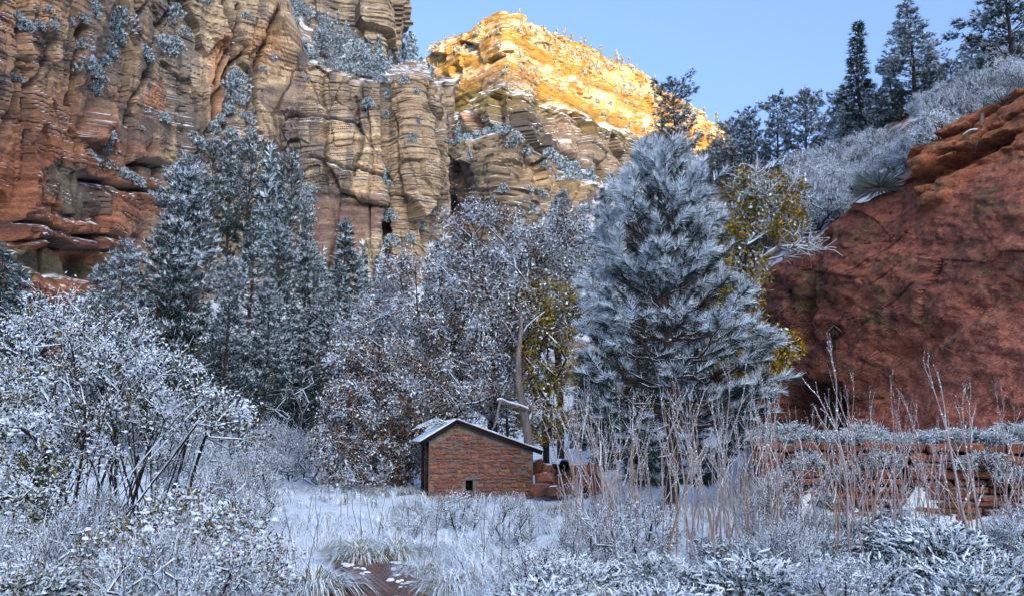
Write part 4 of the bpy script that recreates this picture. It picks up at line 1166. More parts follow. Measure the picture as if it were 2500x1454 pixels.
# ------------------------------------------------------------------ hero pine
def hero_pine():
    rng = np.random.default_rng(5)
    D = 18.0; bx = P(1640, 1200, D)[0]
    H = float(P(1648, 372, D)[2])
    ys = np.array([372, 392, 415, 455, 520, 600, 700, 760, 830, 900, 1000, 1070, 1130, 1200])
    hw = np.array([5, 22, 38, 62, 88, 128, 150, 168, 200, 212, 224, 226, 150, 50]) * D / F
    zs = P(0 * ys + 1640, ys, D)[:, 2]
    prof = lambda z: float(np.interp(z, zs[::-1], hw[::-1]))
    gt, gc = Geo(), Geo()
    t = np.linspace(0, 1, 14)
    axis = np.stack([0.08 * np.sin(t * 6) - 0.02, 0.06 * np.cos(t * 5), H * t], 1)
    gt.tubes(axis, 0.155 * (1 - t) ** 0.8 + 0.012, 10, 0)
    at = lambda z: np.array([np.interp(z, axis[:, 2], axis[:, 0]), np.interp(z, axis[:, 2], axis[:, 1]), z])
    BP, BA, BS = [], [], []
    bl, br, sl = [], [], []
    z = 0.75; az0 = 0.4
    while z < H - 0.1:
        f = z / H
        nb = 8 if f < 0.75 else 6
        R = prof(z)
        for k in range(nb):
            if rng.random() < .10 and f < .85: continue
            az = az0 + 6.283 * k / nb + rng.normal() * 0.25
            ln = max(0.16, R * rng.uniform(0.75, 1.12)) / (0.75 + 0.25 * 1)
            rise = 0.05 + 1.5 * f ** 2.4 + rng.normal() * 0.08
            droop = 0.25 * (1 - f)
            ln = ln / math.sqrt(1 + 0.35 * rise * rise)
            tt = np.linspace(0, 1, 7)
            o = np.array([math.cos(az), math.sin(az), 0])
            L = at(z + rng.uniform(-.05, .05)) + o * (ln * tt)[:, None]
            L[:, 2] += ln * (rise * tt - droop * np.sin(tt * 2.6) * 0.8 + 0.28 * tt ** 3)
            L[1:] += rng.normal(size=(6, 3)) * 0.02 * ln
            bl.append(L); br.append(np.linspace(0.012 + 0.016 * ln, 0.006, 7))
            lat = np.array([-math.sin(az), math.cos(az), 0])
            tip_d = nrm(L[-1] - L[-2])
            BP.append(L[-1] - tip_d * 0.15); BA.append(nrm(tip_d + np.array([0, 0, -.35 + 1.0 * f]))); BS.append(rng.uniform(.85, 1.25))
            nside = int(3 + ln * 5.0)
            for q in range(nside):
                u = rng.uniform(0.3, 0.97) if q % 2 == 0 else rng.uniform(.66, .99); p = np.array([np.interp(u, tt, L[:, c]) for c in range(3)])
                sg = rng.choice([-1, 1]); d = nrm(o * rng.uniform(.5, 1.1) + lat * sg * rng.uniform(.4, 1.1) + np.array([0, 0, rng.uniform(0.0, .7) * (0.5 + f)]))
                sln = rng.uniform(.12, .38) * (0.6 + 0.5 * ln)
                e = p + d * sln
                sl.append(np.stack([p, (p + e) / 2 + np.array([0, 0, -.02]), e]))
                BP.append(e - d * 0.12); BA.append(nrm(d + np.array([0, 0, -.35 + 1.15 * f]))); BS.append(rng.uniform(.55, 1.05))
        az0 += 0.9
        z += 0.56 * rng.uniform(.85, 1.15) * (1 - 0.52 * f)
    for q in range(4):
        BP.append(axis[-1] - [0, 0, .1 + .12 * q]); BA.append(np.array([rng.normal() * .2, rng.normal() * .2, 1.0])); BS.append(1)
    gt.tubes(np.array(bl), np.array(br), 5, 0)
    gt.tubes(np.array(sl), np.tile([.009, .008, .006], (len(sl), 1)), 4, 0)
    BP, BA, BS = np.array(BP), nrm(np.array(BA)), np.array(BS)
    nn = 120; n = len(BP)
    tq = np.tile(np.linspace(0, 1, nn) ** 0.8, n)
    b = np.repeat(BP, nn, 0) + np.repeat(BA, nn, 0) * (tq * np.repeat(.36 * BS, nn))[:, None]
    a = np.repeat(BA, nn, 0)
    rad = rnd_unit(rng, n * nn); rad = nrm(rad - a * (rad * a).sum(1)[:, None])
    al = np.radians(62 - 34 * tq + rng.normal(size=n * nn) * 9)
    d = a * np.cos(al)[:, None] + rad * np.sin(al)[:, None]
    d[:, 2] -= 0.10
    d = nrm(d); ll = rng.uniform(.17, .26, n * nn) * np.repeat(.75 + .25 * BS, nn)
    T = blades(b, d, ll, 0.0125, rng)
    inner = np.hypot(BP[:, 0], BP[:, 1]) / np.array([max(prof(q), .2) for q in BP[:, 2]])
    low = np.clip((BP[:, 2] / H - 0.12) / 0.35, 0, 1)
    load = np.clip(-0.35 + 1.5 * inner, 0.0, 1.05) * (0.45 + 0.65 * low)          # snow caught by the outer, upper shoots
    up = rad[:, 2] * np.sin(al) + 0.13 * rng.normal(size=n * nn) + (np.repeat(load, nn) - 0.70) * 1.3
    up += np.repeat(rng.normal(size=n) * .22, nn)
    r1 = rng.random(n * nn)
    m = np.where(up > 0.20, np.where(r1 < .74, 2, np.where(r1 < .9, 1, 0)), np.where(up > 0.0, np.where(r1 < .35, 1, 0), 0))
    m = np.where((m == 0) & (np.repeat(inner, nn) < 0.55) & (r1 > 0.45), 3, m)
    gc.tri(T, m)
    tr = thing("pine_tree", "young long needled pine loaded with blue white snow right of the shed", "pine tree", (bx, D, 0.0))
    obj("trunk", gt.build("trunk", [M['bark']]), tr)
    obj("crown", gc.build("crown", [M['needle'], M['needle_frost'], M['snow'], M['needle_brown']]), tr)
hero_pine()

# ------------------------------------------------------------------ conifers
PR = {}
for k in range(3): PR['A%d' % k] = (conifer(10 + k, 16, 4.3, 0.08, 'pine', 0.50, 7, 0.34, 12, 0.046, 0.0, 0.16, 0.42, 0.14), 16)
for k in range(2): PR['F%d' % k] = (conifer(20 + k, 10, 1.9, 0.06, 'fir', 0.34, 7, 0.28, 11, 0.05, 0.0, 0.08, 0.5, 0.08, False), 10)
for k in range(3): PR['R%d' % k] = (conifer(30 + k, 11, 2.9, 0.2, 'round', 0.42, 6, 0.36, 12, 0.05, 0.0, 0.30, 0.55, 0.22), 11)
for k in range(2): PR['S%d' % k] = (small_tree(40 + k, 7, 1.35, 'cone', 420, 7, .55, .12, 0.05), 7)
for k in range(2): PR['P%d' % k] = (small_tree(44 + k, 8, 1.9, 'pine', 380, 7, .6, .13, 0.15), 8)
for k in range(3): PR['B%d' % k] = (small_tree(50 + k, 2.2, 1.7, 'bush', 300, 8, .42, .10, -0.05, .45), 2.2)

RC = np.random.default_rng(303)
def conif(pr, px, ytop, ybase, D, name, label, cat, group, tilt=0.0, wide=1.0):
    me, H = PR[pr]
    b, t = P(px, ybase, D), P(px, ytop, D)
    s = (t[2] - b[2]) / H
    return place(name, me, label, cat, b, RC.uniform(0, 6.28), (s * wide, s * wide, s), group, (0, math.radians(tilt)))
GR = "snowy pines of the grove left of the shed"
for pr, px, yt, yb, D, tl, lab in [
    ('A0', 350, 385, 1085, 46, 7, "tall pine leaning right, leftmost dark trunk of the grove"),
    ('A1', 470, 415, 1085, 47, 5, "tall pine with a bare dark trunk leaning right at the grove's middle"),
    ('A2', 275, 590, 1085, 43, 2, "shorter pine at the grove's left end above the bushes"),
    ('A1', 590, 530, 1080, 53, 2, "pine right of the two leaning trunks in the grove"),
    ('A0', 665, 560, 1075, 57, 0, "pine standing behind the middle of the grove"),
    ('A2', 740, 600, 1075, 58, 0, "upright pine at the right of the grove beside the pointed fir"),
    ('A1', 420, 560, 1085, 50, 0, "pine filling the gap between the two leaning trunks"),
    ('A1', 310, 760, 1080, 54, 0, "dark pine deep in the grove behind its leftmost trunks"), ('A0', 390, 740, 1080, 56, 0, "dark pine deep in the grove between the leaning trunks"), ('A2', 450, 790, 1080, 60, 0, "dark low pine in the shade of the grove's middle"), ('A1', 520, 760, 1080, 62, 0, "dark pine deep in the grove's middle right"), ('A0', 580, 800, 1080, 64, 0, "dark low pine in the shade behind the little firs"), ('A2', 690, 780, 1078, 62, 0, "dark pine deep in the grove's right half"), ('A0', 760, 800, 1075, 64, 0, "dark low pine in the shade left of the low oak"), ('A1', 850, 760, 1070, 66, 0, "dark pine in the shade behind the low oak's left"), ('A2', 920, 780, 1070, 60, 0, "dark pine in the shade behind the low oak"), ('A2', 225, 650, 1085, 45, 0, "pine at the grove's left edge above the very large bush"), ('A1', 815, 640, 1072, 60, 0, "pine right behind the pointed fir"), ('A0', 540, 640, 1080, 45, 0, "low pine at the foot of the grove's middle"),
    ('A2', 640, 690, 1078, 48, 0, "low pine under the grove's right half"),
    ('A1', 790, 700, 1072, 55, 0, "low dark pine between grove and oak"),
    ('A2', 180, 720, 1085, 44, 0, "dark pine behind the big snowy bush")]:
    conif(pr, px, yt, yb, D, "pine_tree", lab, "pine tree", GR, tl)
conif('F0', 832, 538, 1070, 64, "fir_tree", "pointed fir between the grove and the oak", "fir tree", GR)
conif('F1', 655, 985, 1112, 36, "fir_tree", "little snowy fir at the far edge of the meadow", "fir tree", GR, 0, 1.5)
conif('F1', 590, 1010, 1112, 34, "fir_tree", "smallest fir left of the little one by the meadow", "fir tree", GR, 0, 1.5)
for px, yt, yb, D, lab in [(15, 650, 1080, 40, "dark conifer at the frame's left edge"), (85, 735, 1080, 42, "dark conifer second from the left edge"), (-40, 600, 1080, 41, "dark conifer cut off by the left edge")]:
    conif('F0', px, yt, yb, D, "fir_tree", lab, "fir tree", "dark conifers at the left edge", 0, 1.3)
G2 = "pines on the slope at the cliff foot"
for k, (pr, px, yt, yb, D) in enumerate([('R1', 450, 380, 640, 92), ('R0', 508, 345, 690, 98), ('R2', 555, 330, 640, 104), ('R1', 600, 335, 700, 100), ('S0', 650, 350, 640, 98), ('R2', 700, 372, 740, 96), ('A0', 740, 470, 800, 88), ('A1', 400, 470, 760, 86), ('S0', 880, 585, 820, 84), ('S1', 925, 600, 820, 86), ('A2', 985, 615, 860, 80), ('S0', 1050, 590, 860, 90), ('S1', 1078, 540, 860, 100), ('A0', 870, 640, 900, 72), ('S1', 780, 600, 800, 90), ('A1', 1110, 620, 900, 84), ('A2', 1260, 590, 880, 84), ('A0', 930, 660, 960, 66)]):
    conif(pr, px, yt, yb, D, "pine_tree", ["", "slender ", "tall ", "bushy "][k % 4] + "snowy pine at the cliff foot, " + where(px, (520, "behind the grove's left half"), (620, "behind the grove's middle"), (760, "behind the grove's right half"), (900, "beside the pointed fir"), (1060, "at the foot of the pillar"), (2500, "behind the big oak's crown")), "pine tree", G2, 0, .62 if pr[0] == "A" else .8)
G3 = "conifers on the slope behind the snowy pine"
for pr, px, yt, yb, D, lab in [('A0', 1372, 470, 720, 82, "bluish conifer left of the snowy pine's tip, under the buttress"), ('A2', 1482, 462, 720, 80, "dense bluish conifer just left of the snowy pine's crown"), ('S0', 1430, 520, 700, 74, "small conifer between the two bluish ones"), ('A1', 1560, 440, 720, 74, "conifer behind the snowy pine's left shoulder"), ('P0', 1600, 400, 640, 90, "thin conifer left of the ponderosa"), ('P1', 1720, 395, 620, 70, "conifer right of the snowy pine's tip"), ('A0', 1320, 560, 800, 70, "conifer behind the oak's right side"), ('R1', 1760, 350, 620, 62, "dark pine at the left end of the skyline trees"), ('A0', 1470, 720, 1090, 36, "dark pine low behind the snowy pine's left edge"), ('A1', 1560, 690, 1090, 38, "dark pine hidden behind the snowy pine's left half"), ('A2', 1690, 700, 1080, 36, "dark pine hidden behind the snowy pine's right half"), ('A0', 1760, 760, 1060, 32, "dark pine between the snowy pine and the red rock"), ('F0', 1620, 820, 1090, 31, "dark fir right behind the snowy pine's trunk"), ('F0', 1420, 860, 1100, 31, "dark fir between the yellow tree and the snowy pine"), ('A2', 1240, 830, 1090, 38, "dark pine behind the shed and the big oak"), ('A1', 1120, 850, 1090, 38, "dark pine behind the big oak's left half"), ('A0', 1010, 880, 1090, 36, "dark pine behind the low oak")]:
    conif(pr, px, yt, yb, D, "pine_tree", lab, "pine tree", G3)
conif('R0', 1650, 200, 500, 66, "ponderosa_pine", "dark open crowned ponderosa in front of the sunlit peak", "pine tree", None, 0, 1.15)
for px, yt, D, lab in [(1700, 930, 24.5, "small dark fir behind the pine's trunk on its right"), (1775, 900, 26, "small dark fir between the pine and the stone wall"), (1560, 950, 25, "small dark fir left of the pine's trunk"), (1480, 985, 24, "small dark fir right of the rubble"), (1835, 940, 27, "small dark fir at the stone wall's left end"), (1640, 985, 23, "lowest dark fir straight behind the pine's trunk")]:
    conif('F0', px, yt, 1150, D, "fir_tree", lab, "fir tree", "small dark firs under the snowy pine", 0, 1.7)
G4 = "pines along the right skyline"
for pr, px, yt, yb, D, tl, wd, lab in [('R1', 1795, 292, 520, 57, 0, 1.05, "leftmost small dark pine of the skyline row"), ('R2', 1838, 266, 510, 56, 0, 1.05, "second dark pine of the skyline row from the left"), ('R0', 1905, 238, 480, 55, 0, 1.0, "skyline pine with a thin bare trunk in the row's middle"), ('R1', 1975, 224, 470, 53, 0, 1.05, "rounded skyline pine left of the gap"), ('R2', 2058, 228, 450, 49, 0, 1.25, "shorter pine at the foot of the narrow pointed fir"), ('F1', 2116, 55, 440, 46, 0, 1.35, "narrow pointed fir against the sky"), ('A1', 2240, 4, 400, 42, 0, 1.35, "tallest broad dark pine against the sky"), ('R0', 2335, 150, 360, 40, 0, 1, "pine right of the tallest broad one, half behind shrubs"), ('R2', 2480, -130, 330, 30, -4, 1.1, "pine at the top right corner with branches hanging in"), ('R1', 2160, 230, 430, 44, 0, 1.2, "pine below the gap between fir and broad pine"), ('A0', 2190, 140, 400, 44, 0, 1.2, "pine touching the tallest broad one on its left"), ('A2', 2080, 250, 470, 46, 0, 1.3, "broad pine below and left of the narrow fir"), ('A1', 2290, 120, 400, 43, 0, 1.2, "pine touching the tallest broad one on its right"), ('A2', 2390, 90, 380, 40, 0, 1.2, "pine behind the shrubs near the right edge"), ('A0', 2440, 110, 350, 37, 0, 1.2, "frosted pine at the right edge below the corner branches"), ('A1', 1820, 380, 600, 52, 0, 1.3, "pine standing before the row's left end"), ('R0', 1740, 380, 560, 60, 0, 1.2, "small dark pine just right of the ponderosa")]:
    conif(pr, px, yt, yb, D, "pine_tree", lab, "pine tree", G4, tl, wd)

# ------------------------------------------------------------------ trees and shrubs on the cliffs
def on(cl, pr, px, py, hpx, name, label, cat, group, wide=1.0, jz=-0.25):
    me, H = PR[pr]; p = cl.pick(px, py) if isinstance(cl, Cliff) else cl
    s = hpx / F * p[1] / H
    return place(name, me, label, cat, p + np.array([0, 0.15 * s, jz * s]), RC.uniform(0, 6.28), (s * wide, s * wide, s), group)
GB = "snowy shrubs on the left cliff"
for k, (x, y, h) in enumerate([(60, 75, 40), (95, 70, 30), (130, 66, 30), (165, 58, 32), (200, 52, 34), (232, 45, 30), (228, 22, 34), (120, 28, 20), (262, 130, 46), (272, 90, 60), (290, 70, 70), (250, 160, 40), (398, 128, 62), (425, 120, 45), (352, 140, 44), (360, 150, 36), (205, 120, 40), (210, 175, 60), (222, 225, 50), (232, 190, 40), (248, 200, 30), (430, 40, 46), (450, 88, 34), (420, 60, 28), (30, 195, 26), (48, 200, 22), (362, 275, 24), (402, 296, 30), (390, 290, 26), (345, 320, 18), (225, 400, 34), (250, 405, 36), (275, 415, 34), (300, 432, 34), (322, 440, 32), (340, 452, 28), (215, 385, 30), (262, 370, 40), (265, 340, 36), (500, 5, 40), (480, 0, 34), (600, 45, 24), (620, 280, 30), (600, 300, 40), (560, 280, 34), (590, 250, 40), (575, 215, 60), (540, 300, 30), (520, 320, 34), (640, 175, 20), (750, 196, 16), (470, 340, 28), (560, 330, 30), (610, 330, 30), (950, 240, 30), (965, 330, 16), (1005, 345, 30), (1015, 230, 20), (990, 205, 30), (1035, 205, 26), (900, 262, 34), (896, 285, 26), (938, 420, 24), (945, 470, 40), (950, 540, 40), (952, 600, 40), (1000, 590, 30), (1025, 560, 30), (760, 470, 28), (770, 495, 24), (40, 50, 30), (930, 205, 36), (945, 290, 26)]):
    on(CL, 'B%d' % (k % 3), x, y, h * .8, "cliff_bush", "round snowy shrub " + where(x, (150, "on the cliff's snowy upper left ledge" if y < 100 else "low on the left cliff's outer edge"), (300, "beside the reddish buttress at the cliff's left, upper part" if y < 300 else "on the long ledge above the dark overhang at the cliff's left"), (470, "in the cracks of the left cliff's upper middle" if y < 250 else "on the bulging face low in the left cliff's middle"), (700, "in the gully above the pine grove" if y > 150 else "high in the gully of the left cliff"), (930, "on the cliff face below the wooded ledge"), (2500, "on the pillar or in the black crack beside it")), "bush", GB)
GT = "narrow snowy conifers on the left cliff"
for k, (x, y, h) in enumerate([(575, 260, 110), (566, 230, 90), (550, 270, 70), (285, 110, 95), (268, 150, 70), (560, 150, 40), (900, 285, 55), (1020, 310, 40), (940, 450, 40), (260, 380, 60), (665, 150, 60), (500, 380, 70), (520, 390, 80)]):
    on(CL, 'S%d' % (k % 2), x, y, h, "conifer", "narrow snowy conifer " + where(x, (300, "beside the reddish buttress at the cliff's left"), (640, "in the steep gully above the pine grove"), (2500, "on the cliff face near the pillar")), "conifer", GT)
GL = "snowy conifers on the wooded ledge of the left cliff"
LP = LEDGE.reshape(-1, 3); LX, LY = proj(LP)
rk = np.random.default_rng(88)
poly = lambda x: np.interp(x, [655, 700, 760, 850, 930, 960], [10, 120, 165, 192, 195, 190])
for k in range(120):
    x = rk.uniform(655, 960); y = poly(x) - rk.random() ** 1.5 * (poly(x) + 40) * (0.95 if x < 800 else 0.6)
    if 770 < x < 850 and y < 60 and rk.random() < .6: continue
    p = LP[np.argmin((LX - x) ** 2 + (LY - y) ** 2)]
    pr = ['S0', 'S1', 'P0', 'B0', 'B1', 'S0'][k % 6]
    on(p, pr, x, y, rk.uniform(45, 95) if pr[0] != 'B' else rk.uniform(22, 40), "conifer" if pr[0] != 'B' else "shrub", ("snowy conifer on the " + where(x, (740, "left end"), (830, "left half"), (900, "right half"), (2500, "right end")) + " of the wooded ledge high on the left cliff") if pr[0] != 'B' else ("low snowy shrub on the " + where(x, (740, "left end"), (830, "left half"), (900, "right half"), (2500, "right end")) + " of the wooded ledge high on the left cliff"), "conifer" if pr[0] != 'B' else "shrub", GL)
for k, (x, y, h) in enumerate([(985, 165, 70), (1000, 170, 105), (1010, 165, 95), (975, 150, 50), (1028, 185, 60), (1040, 190, 40), (960, 165, 40)]):
    p = P(x, y, [200, 262, 255, 300, 215, 210, 190][k])
    on(p, ['P0', 'P1', 'S0', 'S1', 'S0', 'B1', 'S1'][k], x, y, h, "conifer", ["snowy conifer at the cliff's shoulder left of the peak", "tall sunlit pine in the gap left of the peak", "dark pine in front of the sunlit one in the gap", "sunlit conifer hard against the cliff edge in the gap", "small snowy conifer on top of the pillar", "low snowy bush at the pillar's right end", "conifer at the foot of the upper cliff's edge"][k], "conifer", None)
GPK = "small trees on the sunlit peak"
fl = CP.V.reshape(-1, 3); upm = (np.linspace(0, 1, 300)[:, None] ** 0.8 * np.ones((300, 400))).ravel()
ok = np.where((upm > 0.73) & (CP.px.ravel() > 1020) & (CP.px.ravel() < 1790))[0]
lam = np.maximum(0.0, fbm(fl[ok, 0] / 14, fl[ok, 2] / 10, 17, 3) + 0.25)
for k, i in enumerate(rk.choice(ok, 260, False, lam / lam.sum())):
    pr = ['B0', 'B1', 'S1', 'P1', 'B2', 'P0'][k % 6]; zx = where(proj(fl[i])[0], (1140, "on the peak's left shoulder"), (1260, "near the peak's summit"), (1400, "just right of the peak's summit"), (1540, "halfway down the peak's right slope"), (2500, "low on the peak's right slope"))
    on(fl[i], pr, 0, 0, rk.uniform(14, 26) if pr[0] != 'B' else rk.uniform(9, 16), "conifer" if pr[0] != 'B' else "peak_bush", "small sunlit conifer " + zx if pr[0] != 'B' else "small sunlit shrub " + zx, "conifer" if pr[0] != 'B' else "bush", GPK)
for k, (x, h) in enumerate([(1250, 10), (1270, 14), (1362, 22), (1395, 24), (1420, 18), (1428, 24), (1468, 26), (1500, 34), (1515, 24), (1535, 22), (1555, 16), (1330, 14), (1180, 14), (1110, 14), (1085, 16), (1040, 18), (1600, 22), (1720, 26), (1752, 34), (1768, 22), (1300, 12), (1445, 16)]):
    j = np.argmin((CP.px[-1] - x) ** 2); on(CP.V[-1, j], ['P0', 'S0', 'P1'][k % 3], 0, 0, h, "conifer", "tiny sunlit tree on the crest line, " + where(x, (1150, "left of the summit"), (1290, "at the summit"), (1440, "just right of the summit"), (1570, "halfway down to the right"), (2500, "at the crest's right end behind the ponderosa")), "conifer", "trees on the crest of the peak")
GN_ = "snowy shrubs and conifers below the peak"
TP = TAL.reshape(-1, 3); TX, TY = proj(TP)
for k, (x, y, h) in enumerate([(1118, 355, 65), (1090, 350, 24), (1140, 345, 22), (1165, 338, 20), (1190, 328, 20), (1215, 322, 22), (1240, 330, 24), (1262, 345, 28), (1140, 388, 44), (1280, 375, 26), (1300, 400, 26), (1325, 420, 24), (1250, 360, 26), (1350, 400, 30), (1380, 395, 34), (1360, 370, 30), (1400, 420, 36), (1420, 400, 40), (1440, 430, 30), (1390, 440, 24), (1460, 415, 40), (1415, 440, 40), (1480, 430, 40), (1500, 440, 40), (1520, 440, 44), (1540, 430, 40), (1075, 375, 18), (1230, 470, 24), (1210, 500, 28), (1265, 500, 30), (1300, 520, 30), (1170, 520, 26), (1290, 470, 24), (1345, 440, 26), (1320, 480, 24)]):
    cl = CN
    on(cl, 'S%d' % (k % 2) if h > 36 else 'B%d' % (k % 3), x, y, h, "conifer" if h > 36 else "shrub", ("snowy conifer " if h > 36 else "snowy shrub ") + where(x, (1200, "on the left end of the buttress top below the peak" if y < 400 else "on the dark lower face of the buttress"), (1300, "on the crest of the buttress below the peak" if y < 420 else "low on the buttress face"), (1400, "on the ledges right of the buttress crest"), (2500, "on the slope left of the snowy pine's tip")), "conifer" if h > 36 else "shrub", GN_)
for k in range(70):
    x = rk.uniform(1130, 1780); y = rk.uniform(np.interp(x, [1130, 1300, 1450, 1560, 1800], [650, 575, 490, 410, 410]), 700)
    i = np.argmin((TX - x) ** 2 + (TY - y) ** 2)
    pr = ['B0', 'S1', 'B1', 'S0', 'B2', 'P1'][k % 6]
    on(TP[i], pr, x, y, rk.uniform(22, 36) if pr[0] == 'B' else rk.uniform(50, 90), "shrub" if pr[0] == 'B' else "conifer", ("snowy shrub " if pr[0] == "B" else "snowy conifer ") + "on the talus, " + where(x, (1250, "behind the big oak"), (1400, "between the big oak and the snowy pine"), (1600, "behind the snowy pine's left half"), (2500, "behind the snowy pine's right half")), "shrub" if pr[0] == 'B' else "conifer", "snowy growth on the talus below the peak")
# ------------------------------------------------------------------ oaks and yellow trees
def ell(px, py, rx, ry, D, rd, org):
    p = P(px, py, D) - org
    return (p[0], p[1], p[2], rx * D / F, rd, ry * D / F)
def tree_at(seed, name, label, cat, px, D, trunk_px, ells, group=None, **k):
    b = P(px, 1200, D); org = np.array([b[0], D, float(ground(b[0], D)) - 0.05])
    tr = [P(x, y, D + dd) - org for x, y, dd in trunk_px]
    tr = [np.array([0.0, 0, 0])] + tr
    E = [ell(*e, org) for e in ells]
    parts = leafy_tree(seed, tr, E, **k)
    o = thing(name, label, cat, org, 0, 1, group)
    for n, me in parts: obj(n, me, o)
    return o
tree_at(61, "oak_tree", "big spreading oak with brown leaves under snow right behind the shed", "oak tree", 1200, 28.5,
        [(1203, 1010, 0), (1208, 900, .1), (1200, 770, 0)],
        [(1185, 600, 120, 95, 28.5, 2.0), (1065, 740, 190, 120, 28, 2.4), (1190, 800, 170, 130, 27.8, 2.6), (970, 830, 140, 120, 28, 2.2), (1120, 930, 190, 110, 27.6, 2.2), (1270, 760, 100, 120, 28.5, 2)],
        ncl=460, leaf_n=160, leafL=0.098, snow=0.5, leaf_mats=['leaf_brown', 'leaf_brown', 'leaf_brown', 'leaf_dark'], rtip=0.011, step=.5, twig=.45, ntw=6, rad=.45, shell=.35, leafw=.55, powr=.44)
tree_at(62, "oak_tree", "low oak with brown snowy leaves drooping to the meadow left of the shed", "oak tree", 965, 26.5,
        [(965, 1130, 0), (950, 1050, 0), (930, 990, 0)],
        [(905, 1010, 125, 100, 26.5, 1.6), (850, 1090, 75, 70, 26.2, 1.2), (985, 960, 120, 110, 26.8, 1.7), (960, 1070, 80, 70, 26.2, 1.2), (860, 900, 60, 60, 27, 1.2), (900, 1140, 110, 45, 26, 1.2), (1000, 1130, 50, 50, 26.2, .9)],
        ncl=300, leaf_n=170, leafL=0.095, snow=0.42, leaf_mats=['leaf_brown', 'leaf_brown', 'leaf_brown', 'leaf_dark'], rtip=0.010, step=.4, twig=.38, ntw=5, rad=.4, shell=.4, leafw=.55)
tree_at(63, "oak_tree", "oak with pale snowy leaves between the big oak and the snowy pine", "oak tree", 1370, 30,
        [(1368, 1000, 0), (1362, 850, 0), (1362, 720, 0)],
        [(1385, 610, 105, 85, 30, 2), (1330, 700, 120, 110, 30, 2), (1430, 700, 90, 110, 30, 1.8), (1290, 640, 60, 70, 30, 1.4)],
        ncl=240, leaf_n=125, leafL=0.095, snow=0.55, leaf_mats=['leaf_brown', 'leaf_dark'], rtip=0.010, step=.5, twig=.42, ntw=6, rad=.45, shell=.35, leafw=.5)
tree_at(64, "maple_tree", "yellow and olive leaved tree right behind the grey dead trunk", "tree", 1335, 26.5,
        [(1332, 1020, 0), (1338, 900, 0), (1335, 800, 0)],
        [(1335, 850, 70, 110, 26.5, 1.0), (1320, 990, 60, 80, 26.3, .9), (1345, 760, 85, 70, 27, 1.1)],
        ncl=190, leaf_n=90, leafL=0.105, snow=0.2, leaf_mats=['leaf_yellow', 'leaf_yellow', 'leaf_olive', 'leaf_olive', 'leaf_brown'], rtip=0.009, step=.4, twig=.35, ntw=4, rad=.35, leafw=.65)
tree_at(65, "maple_tree", "yellow leaved tree with white snowy branches between the snowy pine and the red rock", "tree", 1805, 23.5,
        [(1808, 1000, 0), (1822, 850, 0), (1835, 700, 0)],
        [(1860, 520, 100, 110, 23.6, 1.1), (1800, 640, 60, 120, 23.4, 1.1), (1890, 560, 70, 60, 23.2, .9), (1800, 800, 45, 100, 23.4, .9), (1790, 930, 60, 70, 23.4, .9)],
        ncl=230, leaf_n=75, leafL=0.105, snow=0.16, leaf_mats=['leaf_yellow', 'leaf_yellow', 'leaf_olive'], rtip=0.009, step=.4, twig=.45, ntw=5, rad=.35, leafw=.65, upt=.3)
tree_at(66, "maple_tree", "low golden leaved tree reaching right from under the snowy pine", "tree", 1830, 21.5,
        [(1835, 1060, 0), (1845, 960, 0), (1855, 900, 0)],
        [(1880, 860, 55, 50, 21.5, .6), (1850, 900, 50, 50, 21.4, .6), (1915, 845, 30, 25, 21.5, .3)],
        ncl=80, leaf_n=110, leafL=0.105, snow=0.04, leaf_mats=['leaf_yellow', 'leaf_yellow', 'leaf_yellow', 'leaf_olive'], rtip=0.008, step=.3, twig=.25, ntw=4, rad=.25, leafw=.65)
# bare snowy branches sweeping right over the rock
def bare_tree(seed, px, D, trunk_px, ells, ncl, name, label, cat, bark='bark_dark', ntw=5, twig=.4, rtip=.009, group=None, **k):
    return tree_at(seed, name, label, cat, px, D, trunk_px, ells, group, ncl=ncl, leaf_n=0, leafL=.1, snow=1, leaf_mats=['leaf_brown'], bark=bark, ntw=ntw, twig=twig, rtip=rtip, **k)
bare_tree(67, 1815, 22.8, [(1818, 900, 0), (1830, 740, 0), (1850, 640, 0)], [(1930, 590, 60, 45, 22.8, .7), (1880, 470, 80, 80, 23, .8), (1985, 600, 30, 20, 22.6, .3)], 75, "bare_tree", "bare snow lined tree spreading its twigs over the red rock's left shoulder", "tree", 'bark_grey', 5, .45, .010)
bare_tree(68, 735, 34, [(733, 1060, 0), (738, 1010, 0)], [(740, 940, 40, 50, 34, .6), (705, 1000, 40, 35, 34, .6)], 26, "bare_tree", "small bare sapling with white forked branches at the meadow's far edge", "tree", 'bark_grey', 3, .5, .006)

b = P(1288, 1085, 25.2)
dt = lambda *q: [P(x, y, 25.2 + (d or 0)) for x, y, d in q]
bare_branch("dead_tree", [dt((1292, 1100, 0), (1288, 1050, 0), (1276, 990, 0), (1266, 930, 0), (1266, 860, 0), (1272, 800, .1), (1270, 740, .1)),
                          dt((1288, 1000, 0), (1262, 990, -.3), (1240, 984, -.5), (1222, 975, -.6), (1214, 978, -.6)), dt((1222, 978, -.6), (1216, 1000, -.7), (1212, 1030, -.7), (1196, 1058, -.7)),
                          dt((1290, 1030, 0), (1302, 1000, .2), (1300, 960, .3)), dt((1272, 820, .1), (1292, 790, .2), (1330, 760, .3)), dt((1268, 850, .1), (1240, 800, .2), (1225, 780, .2))],
            [(.15, .045), (.065, .04), (.045, .02), (.06, .02), (.035, .01), (.03, .01)], "thick grey dead trunk with a broken arching limb rising behind the shed roof", "dead tree")
